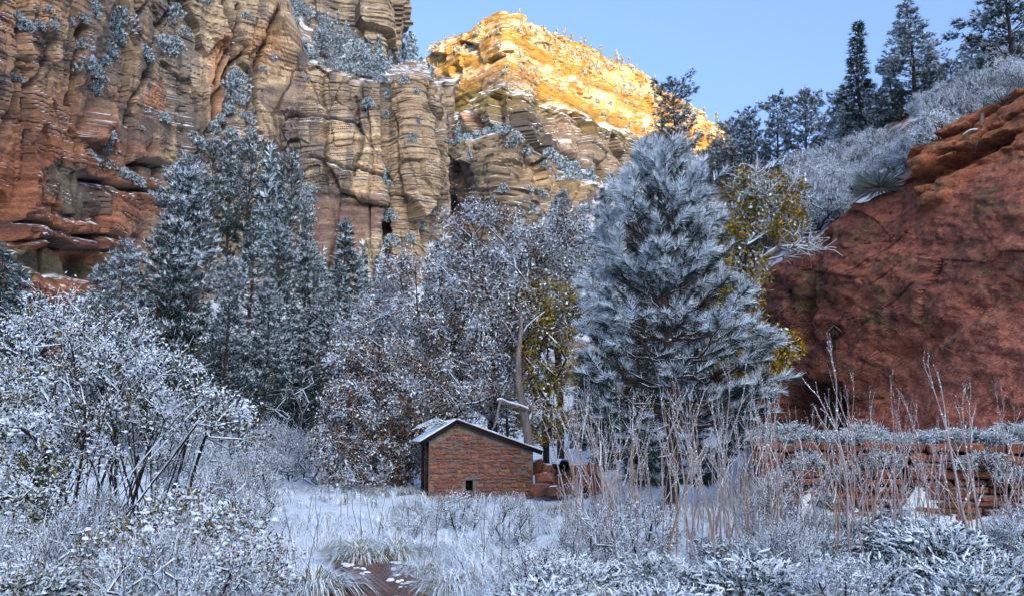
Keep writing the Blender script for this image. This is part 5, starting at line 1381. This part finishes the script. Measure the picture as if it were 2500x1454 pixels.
# twigs lying on the shed roof
rt = np.random.default_rng(9)
ls = []
for k in range(16):
    x0 = rt.uniform(1090, 1105); y0 = rt.uniform(1028, 1045)
    x1 = rt.uniform(1005, 1060); y1 = 1015 + (1105 - x1) * rt.uniform(.25, .75)
    ls.append([P(x0, y0, 22.9 + rt.uniform(-.2, .8)), P((x0 + x1) / 2, (y0 + y1) / 2 - rt.uniform(8, 18), 22.9 + rt.uniform(-.3, .8)), P(x1, y1, 22.7 + rt.uniform(-.3, .8))])
bare_branch("twig_heap", ls, [(.012, .007)] * 16, "heap of thin snowy twigs lying on the left slope of the shed roof", "twigs")

# ------------------------------------------------------------------ shrubs
def shrub_mesh(seed, ells, nst, ncl, leaf_n, leafL, snow, lm, rtip=.006, twig=.2, ntw=5, bark='bark_dark', cap=True, spread=.25, rad=.2, shell=.4, upt=.4, lw=.55, droop=.2, pads=0.0, padr=.05, leafz=None, lean=None):
    rng = np.random.default_rng(seed)
    C = crown_points(rng, ells, ncl, shell); C = C[C[:, 2] > 0.04]
    nodes, par = [], []
    for k in range(nst):
        a = rng.uniform(0, 6.283); r = spread * math.sqrt(rng.random())
        nodes.append(np.array([r * math.cos(a), r * math.sin(a), 0.0])); par.append(-1)
        if lean is not None:
            dv = np.array([lean[0] + rng.normal() * lean[2], lean[1] + rng.normal() * lean[2], 1.0])
            for q in range(1, 7):
                nodes.append(nodes[-1] + dv * lean[3] / 6 * rng.uniform(.8, 1.2) + rng.normal(size=3) * .02); par.append(len(nodes) - 2)
    N, Pn, Rn, cn = skeleton(nodes, par, C, rng, .25, .05, origin=np.zeros(3), rtip=rtip, dirw=.2)
    gt, gl = Geo(), Geo()
    limb_tubes(gt, N, Pn, Rn); snow_ribbons(gt, N, Pn, Rn, rng, 1, .004)
    out = nrm(C * np.array([1, 1, .6]))
    tw = twigs(gt, C, out, ntw, twig, rng, rtip * .7, 0, upt)
    t2 = tw.copy(); t2[:, :, 2] += rtip * .9; kk = rng.random(len(tw)) < .55
    gt.tubes(t2[kk], np.tile([rtip * .8, rtip * .8, rtip * .5], (kk.sum(), 1)), 3, 1)
    parts = [('stems', gt.build('stems', [M[bark], M['snow']]))]
    if leaf_n:
        k = rng.integers(0, len(tw), len(C) * leaf_n)
        if leafz is not None: k = k[rng.random(len(k)) < .12 + .88 * sstep(leafz[0], leafz[1], tw[k, 0, 2])]
        f = rng.random(len(k))[:, None]
        pos = tw[k, 0] * (1 - f) * .3 + tw[k, 1] * (.7 - .4 * f) + tw[k, 2] * (f * .7 + .0) + (1 - (.3 * (1 - f) + .7 - .4 * f + .7 * f)) * tw[k, 2] + rng.normal(size=(len(k), 3)) * rad * .2
        leaves(gl, pos, leafL, lw, rng, snow, (np.arange(len(lm)), len(lm)), droop, cap=cap, cup=.45)
        if pads:
            pc = C[rng.random(len(C)) < pads]; pc = np.repeat(pc, 4, 0); pc = pc + rng.normal(size=pc.shape) * rad * .55
            aa = np.arange(8) * math.pi / 4; n = len(pc)
            r = padr * rng.uniform(.4, 1.7, n)[:, None, None]
            k1 = 1 + .3 * rng.normal(size=(n, 8, 1)); ring = np.stack([np.cos(aa), np.sin(aa), 0 * aa], 1)[None]
            V = np.concatenate([pc[:, None] + ring * r * k1 - np.array([0, 0, .35]) * r * k1, pc[:, None] + ring * r * k1 * .65 + np.array([0, 0, .28]) * r, pc[:, None] + np.array([0, 0, .42]) * r], 1)
            i = np.arange(8); j = (i + 1) % 8; o = (np.arange(n) * 17)[:, None, None]
            gl.raw(V, Q=o + np.stack([i, j, j + 8, i + 8], 1)[None], qm=len(lm), T=o + np.stack([i + 8, j + 8, 0 * i + 16], 1)[None], tm=len(lm))
        parts.append(('leaves', gl.build('leaves', [M[q] for q in lm] + [M['snow']])))
    return parts

def shrub_at(seed, px, D, ells, label, **k):
    bx = P(px, 1200, D)[0]; org = np.array([bx, D, float(ground(bx, D)) - .03])
    E = [ell(*e, org) for e in ells]
    o = thing("shrub", label, "shrub", org)
    for n, me in shrub_mesh(seed, E, **k): obj(n, me, o)
shrub_at(71, 250, 13.8, [(170, 890, 170, 140, 13.8, 1.1), (80, 1040, 150, 150, 13.6, 1.1), (320, 950, 170, 130, 13.8, 1.1), (470, 1010, 140, 70, 13.6, .8), (130, 790, 70, 70, 14, .6), (260, 1080, 160, 100, 13.4, 1), (560, 1060, 70, 50, 13.5, .5), (330, 850, 60, 50, 14, .5)],
         "very large snow laden bush of many leaning dark stems at the left foreground", nst=64, ncl=430, leaf_n=46, leafL=.052, snow=.52, leafz=(.7, 1.7), pads=.25, padr=.026, lean=(.25, 0, .33, 1.9), lm=['leaf_dark', 'leaf_dark', 'leaf_dark', 'leaf_dark', 'leaf_brown', 'leaf_olive'], rtip=.0055, twig=.34, ntw=6, spread=1.15, rad=.3, shell=.3, droop=.55, lw=.5)
shrub_at(72, 20, 11.5, [(30, 1130, 90, 130, 11.5, .6), (0, 980, 60, 90, 11.6, .5), (90, 1210, 80, 70, 11.3, .5)], "snowy leafy bush at the left edge in front of the very large one", nst=8, ncl=130, leaf_n=40, leafL=.045, snow=.52, pads=.25, padr=.026, lm=['leaf_dark', 'leaf_olive'], twig=.26, ntw=5, spread=.4, rad=.25)
def sprig_shrub(seed, R, H, n, L=.10, w=.016, nb=16):
    """low evergreen: snow caught on the upper side of many short sprigs"""
    rng = np.random.default_rng(seed); g, gt = Geo(), Geo()
    u = rnd_unit(rng, n); u[:, 2] = np.abs(u[:, 2])
    k = rng.uniform(.62, 1.0, n) * (1 + .22 * vn2(np.arctan2(u[:, 1], u[:, 0]) * 1.7, u[:, 2] * 3, seed))
    pos = u * k[:, None] * np.array([R, R, H]); pos[:, 2] += .02
    ax = nrm(u * np.array([1, 1, .35]) + rnd_unit(rng, n) * .45 + np.array([0, 0, .12]))
    b = np.repeat(pos, nb, 0); a = np.repeat(ax, nb, 0)
    t = np.tile(np.linspace(0, 1, nb), n); b = b + a * (t * L * 1.6)[:, None]
    rad = rnd_unit(rng, n * nb); d = nrm(a * .75 + rad * .75); d[:, 2] -= .1; d = nrm(d)
    T = blades(b, d, L * rng.uniform(.55, 1.0, n * nb) * (1.1 - .5 * t), w, rng)
    low = np.repeat(np.clip(1 - pos[:, 2] / (H * .75), 0, 1), nb)
    g.tri(T, np.where(rad[:, 2] + .12 * rng.normal(size=n * nb) - .75 * low + np.repeat(.75 * vn2(pos[:, 0] * 6 / R, pos[:, 1] * 6 / R, seed), nb) > -.02, np.where(rng.random(n * nb) < .9, 2, 1), 0))
    m = int(n * .5); q = rng.choice(n, m, False); q = q[pos[q, 2] > H * .35]; m = len(q)
    S = pos[q][:, None] + ax[q][:, None] * (np.linspace(.1, 1.5, 4) * L)[None, :, None] + np.array([0, 0, .012])
    g.tubes(S, np.tile([.008, .013, .010, .003], (m, 1)) * rng.uniform(.6, 1.25, m)[:, None], 5, 2)
    st = pos[rng.choice(n, 40, False)]; z0 = st * np.array([.2, .2, 0])
    gt.tubes(np.stack([z0, (z0 + st) / 2 + [0, 0, .05], st], 1), np.tile([.008, .006, .004], (40, 1)), 4, 0)
    return [('stems', gt.build('stems', [M['bark_dark']])), ('sprigs', g.build('sprigs', [M['leaf_dark'], M['needle_frost'], M['snow']]))]
SHP = {
    'D0': sprig_shrub(81, .62, .50, 1050, .068, .0125, 12),
    'D1': sprig_shrub(82, .78, .38, 1100, .062, .012, 12),
    'D2': sprig_shrub(80, .55, .60, 900, .072, .0125, 12),
    'T0': shrub_mesh(83, [(0, 0, .5, .5, .5, .5)], 12, 110, 8, .032, .7, ['leaf_brown'], rtip=.004, twig=.25, ntw=7, spread=.25, upt=.8, rad=.12),
    'T1': shrub_mesh(84, [(0, 0, .4, .65, .6, .42)], 14, 120, 14, .034, .7, ['leaf_dark', 'leaf_brown'], pads=.4, padr=.02, rtip=.004, twig=.22, ntw=7, spread=.35, upt=.7, rad=.12),
    'L0': shrub_mesh(85, [(0, 0, .55, .5, .5, .5)], 8, 100, 34, .05, .58, ['leaf_olive', 'leaf_dark', 'leaf_brown'], pads=.5, padr=.026, rtip=.0045, twig=.22, ntw=5, spread=.2, rad=.2),
}
def ground_at(px, D):
    x = P(px, 1300, D)[0]; return np.array([x, D, float(ground(x, D)) - .02])
RG = np.random.default_rng(515)
GF = "low snowy shrubs in the foreground"
def low(kind, px, D, s, label=None, group=GF, wide=1.0):
    label = label or ({'D': 'low snow padded evergreen shrub ', 'T': 'low dark twigged snowy shrub ', 'L': 'leafy snow dusted shrub '}[kind[0]] + where(px, (150, 'in the bottom left corner'), (350, 'before the very large bush'), (700, 'between large bush and path'), (1350, 'on the right of the path'), (1700, 'below the left saplings'), (2100, 'below the middle saplings'), (9999, 'below the stone wall')) + (' at the bottom edge' if D < 9 else ' farther back'))
    if abs(ground_at(px, D)[0] - np.interp(D, PATH[:, 1], PATH[:, 0])) < .42 + .72 * s * wide and D < 12.5: return
    place("shrub", SHP[kind], label, "shrub", ground_at(px, D), RG.uniform(0, 6.28), (s * wide, s * wide, s), group)
for k in range(34):       # right foreground carpet
    D = 7.2 + 6.5 * (k / 34) ** 0.9 + RG.uniform(-.3, .3)
    low(['D0', 'D1', 'T1', 'D2', 'T0', 'D1'][k % 6], RG.uniform(1180 + 40 * (D - 7), 2560), D, RG.uniform(.5, .85))
for px, D, s, kd, lab in [(2290, 9.6, 1.15, 'D0', "rounded snow heaped shrub right of the bare saplings"), (2150, 9.2, 1.0, 'D1', "broad snow heaped shrub in the right foreground"), (2440, 8.6, 1.1, 'D1', "snow heaped shrub in the bottom right corner"), (2260, 10.6, .95, 'D0', "tall shrub with snowy tops before the stone wall"), (1830, 8.6, .95, 'D0', "snow heaped shrub under the middle saplings"), (1600, 8.0, .8, 'D1', "snow heaped shrub at the bottom right of the path"), (1330, 8.0, .7, 'T1', "twiggy shrub at the bottom edge right of the path"), (1450, 10.2, .8, 'T0', "purple twigged shrub in front of the leftmost saplings"), (1120, 15.5, .75, 'T1', "dark twigged snowy shrub in the meadow before the shed"), (1010, 14.5, .6, 'T1', "small dark twigged shrub above the path's bend"), (1250, 12.5, .7, 'T0', "thin twigged shrub before the shed's right corner")]:
    low(kd, px, D, s, lab, None)
for k in range(24):       # left foreground
    D = 7.3 + 5.0 * (k / 24) + RG.uniform(-.3, .3)
    low(['T0', 'D1', 'T1', 'T0', 'L0', 'T0'][k % 6], RG.uniform(-60, 600 - 30 * (k % 5)), D, RG.uniform(.5, .85))
for px, D, s, kd, lab in [(640, 8.6, .62, 'L0', "olive leaved snowy shrub beside the path's left edge"), (330, 8.3, .8, 'L0', "leafy shrub with snow pads in the bottom left"), (440, 10.5, .95, 'L0', "leafy snowy shrub in front of the very large bush"), (60, 8.0, .9, 'D0', "snow padded shrub in the bottom left corner"), (540, 12.5, 1.0, 'T0', "clump of dark upright twigs right of the very large bush"), (600, 14.0, 1.0, 'T0', "clump of dark twigs by the meadow's left side"), (430, 17, 1.1, 'T0', "reddish twig clump behind the very large bush"), (520, 24, 1.5, 'T0', "twig thicket at the meadow's far left"), (600, 28, 1.7, 'T1', "snowy thicket under the grove's edge"), (700, 31, 1.6, 'T0', "purple thicket left of the low oak"), (770, 30, 1.6, 'T0', "purple thicket touching the low oak")]:
    low(kd, px, D, s, lab, None)
for k in range(20):       # thicket along the forest edge
    px = RG.uniform(330, 800); D = RG.uniform(34, 42)
    low(['T0', 'T1', 'D0'][k % 3], px, D, RG.uniform(1.0, 2.0), "twiggy snowy shrub in the thicket under the " + where(px, (480, "grove's left half"), (640, "grove's middle"), (9999, "grove's right end")), "thicket along the forest edge")

# snow and plants on the terrace above the wall
GTW = "snowy plants hanging over the terrace wall"
for k in range(30):
    s_ = RG.uniform(0, 7.6); w_ = RG.uniform(0.3, 1.6)
    p = WALL_A + WALL_D * s_ - WALL_N * w_
    sc = RG.uniform(.6, 1.05)
    place("terrace_plant", SHP[['D0', 'D1', 'D1', 'D2'][k % 4]], "snow covered plant on top of the dry stone wall, " + where(s_, (2, "at its left end"), (4, "left of its middle"), (6, "right of its middle"), (99, "at its right end")), "plant", (p[0], p[1], 1.42 - 0.05), RG.uniform(0, 6.28), (sc, sc, sc * .8), GTW)
for k, (s_, zz, sc) in enumerate([(.5, .55, .75), (1.0, .95, .7), (1.7, .75, .75), (2.3, 1.0, .7), (4.0, .95, .9), (4.5, .75, .7), (.1, .2, .7), (1.3, .3, .6)]):
    p = WALL_A + WALL_D * s_ + WALL_N * .02
    place("hanging_plant", SHP['D2' if k < 4 else 'D0'], "snowy plant hanging down the stone wall's face, " + where(s_, (.8, "at its left end"), (1.5, "near its left end"), (3, "left of its middle"), (99, "at its middle")), "plant", (p[0], p[1], zz), RG.uniform(0, 6.28), (sc, sc * .6, sc * .8), "plants hanging down the terrace wall")

# hillside shrubs above the red rock
FS = [shrub_mesh(91 + k, [(0, 0, 1.5, 1.4, 1.4, 1.3), (.6, 0, 1.0, 1.2, 1.2, .9)], 7, 170, 26, .10, .8, ['leaf_dark', 'leaf_brown'], rtip=.012, twig=.5, ntw=7, spread=.5, upt=.4, rad=.4) for k in range(2)]
BS_ = [shrub_mesh(95 + k, [(0, 0, 1.6, 1.5, 1.5, 1.3)], 9, 150, 0, .1, .8, [], rtip=.011, twig=.7, ntw=8, spread=.3, upt=.5, rad=.4) for k in range(2)]
HP = HILL.reshape(-1, 3); HX, HY = proj(HP)
GH = "snowy shrubs on the hillside above the red rock"
rh = np.random.default_rng(41)
def hill_shrub(x, y, h, k, label=None, group=GH):
    label = label or (("frosty leafy shrub " if k < 2 else "twiggy frosty shrub ") + "on the hillside, " + where(x, (1900, "above the yellow tree"), (2050, "left of the round yucca"), (2200, "just above the round yucca"), (2320, "above the layered ledge"), (9999, "near the picture\'s right edge")))
    p = HP[np.argmin((HX - x) ** 2 + (HY - y) ** 2)]
    me = (FS + BS_)[k]; s = h / F * p[1] / 2.8
    if len(me) > 1 or True: return place("hillside_shrub", me, label, "hillside shrub", p - np.array([0, 0, .1]), rh.uniform(0, 6.28), s, group)
for k in range(70):
    x = rh.uniform(1790, 2500); top = np.interp(x, [1700, 1900, 2060, 2240, 2500], [460, 425, 350, 285, 160]); bot = np.interp(x, [1790, 1960, 2060, 2200, 2280, 2500], [700, 600, 530, 455, 380, 250])
    y = rh.uniform(max(top, bot - 170), bot + 2)
    hill_shrub(x, y, rh.uniform(55, 100), k % 2 if k % 4 else 2 + (k // 4) % 2)
for x, y, h, k, lab in [(2330, 335, 120, 2, "twigged shrub fanning up from the red rock rim"), (2400, 290, 120, 3, "tall bare twigged shrub at the right edge of the hill"), (2000, 570, 130, 2, "bare shrub rooted at the rim left of the yucca"), (2300, 380, 130, 0, "frosty shrub overhanging the rim above the layered ledge")]:
    hill_shrub(x, y, h, k, lab, None)

# ------------------------------------------------------------------ bare saplings
def sapling(seed, H):
    rng = np.random.default_rng(seed)
    g, gs = Geo(), Geo()
    lines, rad = [], []
    def stem(p, d, L, r, lev):
        K = 6; pts = [p]; q = p.copy(); dd = d.copy()
        for k in range(K):
            dd = nrm(dd + rng.normal(size=3) * 0.07 + np.array([0, 0, .05])); q = q + dd * L / K; pts.append(q.copy())
        pts = np.array(pts); rr = np.linspace(r, r * .62, K + 1)
        lines.append(pts); rad.append(rr)
        if lev >= 3: return
        a = rng.uniform(0, 6.28)
        nk = 2 if lev < 2 else rng.integers(0, 3)
        for k in range(nk):
            az = a + k * math.pi + rng.normal() * .4; an = rng.uniform(.30, .62) if k else rng.uniform(.1, .4)
            nd = nrm(dd + np.array([math.cos(az), math.sin(az), 0.1]) * math.tan(an))
            stem(q, nd, L * rng.uniform(.42, .75) * (0.62 if lev == 0 else .8), rr[-1] * rng.uniform(.75, .95), lev + 1)
        if rng.random() < .75:
            j = rng.integers(3, 6); az = rng.uniform(0, 6.28)
            stem(pts[j], nrm(dd + np.array([math.cos(az), math.sin(az), 0]) * rng.uniform(.5, .9)), L * rng.uniform(.15, .32), rr[j] * .6, lev + 2)
    tr0 = np.array([rng.normal() * .10, rng.normal() * .10, 1.0])
    stem(np.zeros(3), nrm(tr0), H * .60, H * .0062 + .004, 0)
    for L in range(1): pass
    g.tubes(np.array(lines), np.array(rad), 6, 0)
    nodes = np.concatenate([l[[-1]] for l in lines] + [l[[2]] for l in lines[1:]] + [l[[0]] for l in lines[1:]]); nr = np.concatenate([r[[-1]] for r in rad] + [r[[2]] for r in rad[1:]] + [r[[0]] for r in rad[1:]])
    oc = np.array([(1, 0, 0), (0, 1, 0), (-1, 0, 0), (0, -1, 0), (0, 0, 1.1), (0, 0, -.6)], float)
    s = (nr * rng.uniform(1.0, 1.7, len(nr)) + .004)[:, None, None]
    V = nodes[:, None] + oc * s + np.array([0, 0, .35]) * s
    T = np.array([(0, 1, 4), (1, 2, 4), (2, 3, 4), (3, 0, 4), (1, 0, 5), (2, 1, 5), (3, 2, 5), (0, 3, 5)])
    gs.raw(V, T=(np.arange(len(nodes)) * 6)[:, None, None] + T[None])
    LL = np.array(lines[1:]); RR = np.array(rad[1:])
    if len(LL):
        up = LL.copy(); up[..., 2] += RR * .75
        d = nrm(np.gradient(LL, axis=1)); gs.tubes(up, np.where(np.abs(d[..., 2]) < .93, RR * .7, RR * .25), 5, 0)
    return H, g, gs
SAP = []
for k in range(12):
    H, g, gs = sapling(700 + k, [2.2, 2.6, 3.0, 2.4][k % 4])
    SAP.append((H, [('stem', g.build('stem', [M['stem_tan' if k % 5 == 0 else 'stem_grey']])), ('snow', gs.build('snow', [M['snow']]))]))
GS = "bare saplings in front of the red rock"
rs = np.random.default_rng(606)
def sap(px, D, ytop, k, label=None, group=GS):
    label = label or ("tall " if ytop < 960 else "middling " if ytop < 1060 else "short ") + ("tan" if k % 12 % 5 == 0 else "grey") + " bare sapling " + where(px, (1480, "right of the rubble"), (1580, "left of the snowy pine's trunk"), (1720, "in front of the snowy pine's trunk"), (1850, "between the pine's trunk and the stone wall"), (1960, "before the stone wall's left end"), (2090, "in front of the black alcove"), (2250, "before the stone wall's middle"), (2380, "before the stone wall's right half"), (9999, "at the right edge of the picture"))
    p = ground_at(px, D); h = float(P(px, ytop, D)[2]) - p[2]
    H, me = SAP[k % 12]
    s = h / (H * 1.02)
    w_ = max(.7, s) * rs.uniform(.45, .95)
    place("sapling", me, label, "sapling", p, rs.uniform(0, 6.28), (w_, w_, s), group, (rs.normal() * .05, rs.normal() * .07))
cnts = 0
for k in range(225):
    D = rs.uniform(10.2, 15.4)
    px = [rs.uniform(1380, 1560), rs.uniform(1560, 1900), rs.uniform(1680, 2120), rs.uniform(1900, 2300), rs.uniform(2100, 2520)][k % 5]
    sap(px, D, rs.choice([1130, 1060, 1000, 940, 910], p=[.34, .26, .2, .13, .07]) + rs.uniform(-35, 45), k)
for px, D, yt, k, lab in [(2070, 10.5, 820, 4, "tallest forked sapling in front of the alcove"), (2490, 9.5, 745, 5, "tall branching sapling near the right edge reaching over the rock"), (2410, 9.8, 775, 7, "tall sapling with a long bent top second from the right edge"), (2180, 10.2, 880, 1, "leaning sapling between the alcove and the right edge"), (1420, 11.5, 900, 8, "tall leaning sapling at the left end of the row"), (1480, 12, 905, 10, "spreading sapling second from the left end"), (1610, 11.5, 930, 2, "sapling before the snowy pine's trunk"), (1760, 11, 905, 6, "tall grey sapling right of the pine's trunk"), (1890, 10.5, 880, 9, "tall sapling left of the alcove")]:
    sap(px, D, yt, k, lab, None)

# ------------------------------------------------------------------ grass
def grass_blades(base, az, L, w, lean, rng, mats):
    n = len(base)
    h = np.stack([np.cos(az), np.sin(az), np.zeros(n)], 1); sd = np.stack([-np.sin(az), np.cos(az), np.zeros(n)], 1) * (w * .5)[:, None]
    L = L[:, None]; ln = lean[:, None]; up = np.array([0, 0, 1.0])
    p1 = base + L * (h * ln * .28 + up * .46 * (1 - .35 * ln)); p2 = base + L * (h * ln * .72 + up * .66 * (1 - .55 * ln)); p3 = base + L * (h * ln * 1.12 + up * (.72 - .75 * ln))
    p3[:, 2] = np.maximum(p3[:, 2], base[:, 2] + .01)
    V = np.stack([base - sd, base + sd, p1 - sd, p1 + sd, p2 - sd * .7, p2 + sd * .7, p3], 1)
    k = (np.arange(n) * 7)[:, None]
    return V.reshape(-1, 3), np.concatenate([k + np.array([0, 1, 3]), k + np.array([0, 3, 2]), k + np.array([2, 3, 5]), k + np.array([2, 5, 4]), k + np.array([4, 5, 6])]), np.tile(mats, 5)
rg = np.random.default_rng(99)
def meadow(n, xr, yr, seed):
    rng = np.random.default_rng(seed)
    g = Geo()
    D = 7.5 * (46 / 7.5) ** rng.random(n)
    px = rng.uniform(-60, 2560, n)
    cx = P(px, 1250, D)[:, 0]
    ok = (path_dist(cx, D) > np.where(D < 11.5, .78, .5)) & ~((wall_side(cx, D) > -.3) & (cx > 4.0)) & ~((cx > -2.6) & (cx < .8) & (D > 22.5) & (D < 25.2)) & ~((px > 830) & (D > 27)) & (rng.random(n) < np.where((px > 1500) & (D < 16), .35, np.where(D > 13, .5, 1)))
    cx, D, px = cx[ok], D[ok], px[ok]; n = len(cx)
    cz = ground(cx, D)
    nb = 26
    a = rng.uniform(0, 6.283, n * nb)
    r = np.repeat(.05 + .05 * rng.random(n), nb) * np.sqrt(rng.random(n * nb)) * 1.4
    base = np.stack([np.repeat(cx, nb) + r * np.cos(a), np.repeat(D, nb) + r * np.sin(a), np.repeat(cz, nb) - .02], 1)
    wind = np.repeat(2.6 + 1.2 * vn2(cx * .6, D * .6, 3), nb)
    az = np.where(rng.random(n * nb) < .5, a, wind) + rng.normal(size=n * nb) * .5
    far = np.repeat(np.clip(D / 12, 1, 3), nb)
    L = rng.uniform(.22, .62, n * nb) * np.repeat(rng.uniform(.6, 1.15, n), nb)
    lean = np.clip(rng.uniform(.5, 1.08, n * nb), 0, 1)
    w = rng.uniform(.006, .011, n * nb) * far
    m = rng.choice([0, 1, 2, 3], n * nb, p=[.68, .22, .07, .03])
    V, T, tm = grass_blades(base, az, L, w, lean, rng, m)
    g.raw(V, T=T, tm=tm)
    return g
g = meadow(4300, None, None, 21)
obj("grass", g.build("grass", [M['snow'], M['straw_frost'], M['straw'], M['stalk']]), kind='stuff')

def tussock(seed, R, L, n=520, snow=.5):
    rng = np.random.default_rng(seed); g = Geo()
    a = rng.uniform(0, 6.283, n); r = R * np.sqrt(rng.random(n)) * .5
    base = np.stack([r * np.cos(a), r * np.sin(a), -.02 + 0 * a], 1)
    k = rng.random(n)
    V, T, tm = grass_blades(base, a + rng.normal(size=n) * .35, rng.uniform(.7, 1.2, n) * L, rng.uniform(.008, .014, n), np.clip(.45 + .55 * r / (R * .5) + rng.normal(size=n) * .12, .2, 1), rng, np.where(k < snow, 0, np.where(k < snow + .25, 1, np.where(k < .92, 2, 3))))
    g.raw(V, T=T, tm=tm)
    return [('blades', g.build('blades', [M['snow'], M['straw_frost'], M['leaf_olive'], M['straw']]))]
TU = [tussock(5 + k, .42, .62, 620, .42) for k in range(3)]
for k, (px, D, s, lab) in enumerate([(770, 9.3, .9, "large drooping grass tussock on the left edge of the path"), (880, 11.7, .8, "snow streaked tussock closing the far end of the path"), (965, 11.9, .8, "tussock behind the path's end with olive blades showing"), (1035, 10.6, .6, "rounded grass tussock on the right edge of the path"), (1100, 9.5, .7, "tussock at the right of the path near the bottom"), (870, 12.6, .7, "small tussock left of the path's end"), (1000, 19.5, .8, "brown tussock in the meadow left of the shed front"), (1090, 21.8, .6, "straw tussock at the foot of the shed's front wall"), (1240, 21.8, .6, "straw tussock at the foot of the shed's right corner"), (985, 23.2, .8, "green brown tussock beside the shed's left wall"), (930, 24.2, .9, "olive tussock under the low oak"), (1370, 18.5, .8, "brown tussock right of the rubble")]):
    o = place("grass_tussock", TU[k % 3], lab, "grass tussock", ground_at(px, D), k * 1.3, s)
# thin dry stalks standing in the meadow
n = 170
D = 8 + 18 * rg.random(n) ** 1.3; px = rg.uniform(-20, 1500, n); x = P(px, 1250, D)[:, 0]
ok = (path_dist(x, D) > .6) & ~((x > -2.7) & (x < .9) & (D > 21.8)); x, D = x[ok], D[ok]; n = len(x)
b = np.stack([x, D, ground(x, D) - .02], 1); h = rg.uniform(.4, 1.0, n)
d = nrm(np.stack([rg.normal(size=n) * .14, rg.normal(size=n) * .1, np.ones(n)], 1)); tip = b + d * h[:, None]
g = Geo(); g.tubes(np.stack([b, (b + tip) / 2 + rg.normal(size=(n, 3)) * .02, tip], 1), np.stack([.0045 + 0 * h, .004 + 0 * h, .002 + 0 * h], 1), 4, 0)
obj("dry_stalks", g.build("dry_stalks", [M['stalk']]), kind='stuff')
# snow flecks on the path
n = 130; tq = rg.random(n); x = np.interp(tq, pk, PATH[:, 0]); y = np.interp(tq, pk, PATH[:, 1]); x = x + rg.choice([-1, 1], n) * .38 * rg.random(n) ** .45
g = Geo(); a = np.arange(7) * 2 * math.pi / 7
for k in range(n):
    r = rg.uniform(.012, .04); c = np.array([x[k], y[k], float(ground(x[k], y[k])) + .035])
    R_ = np.stack([r * 1.5 * np.cos(a), r * np.sin(a), 0 * a - .012], 1) * (1 + .25 * rg.normal(size=(7, 1)))
    V = np.concatenate([c + R_, c + R_ * .6 + [0, 0, .022], [c + [0, 0, .014]]]); i = np.arange(7); j = (i + 1) % 7
    g.raw(V, Q=np.stack([i, j, j + 7, i + 7], 1), T=np.stack([i + 7, j + 7, 0 * i + 14], 1))
obj("snow_flecks", g.build("snow_flecks", [M['snow']]), kind='stuff')
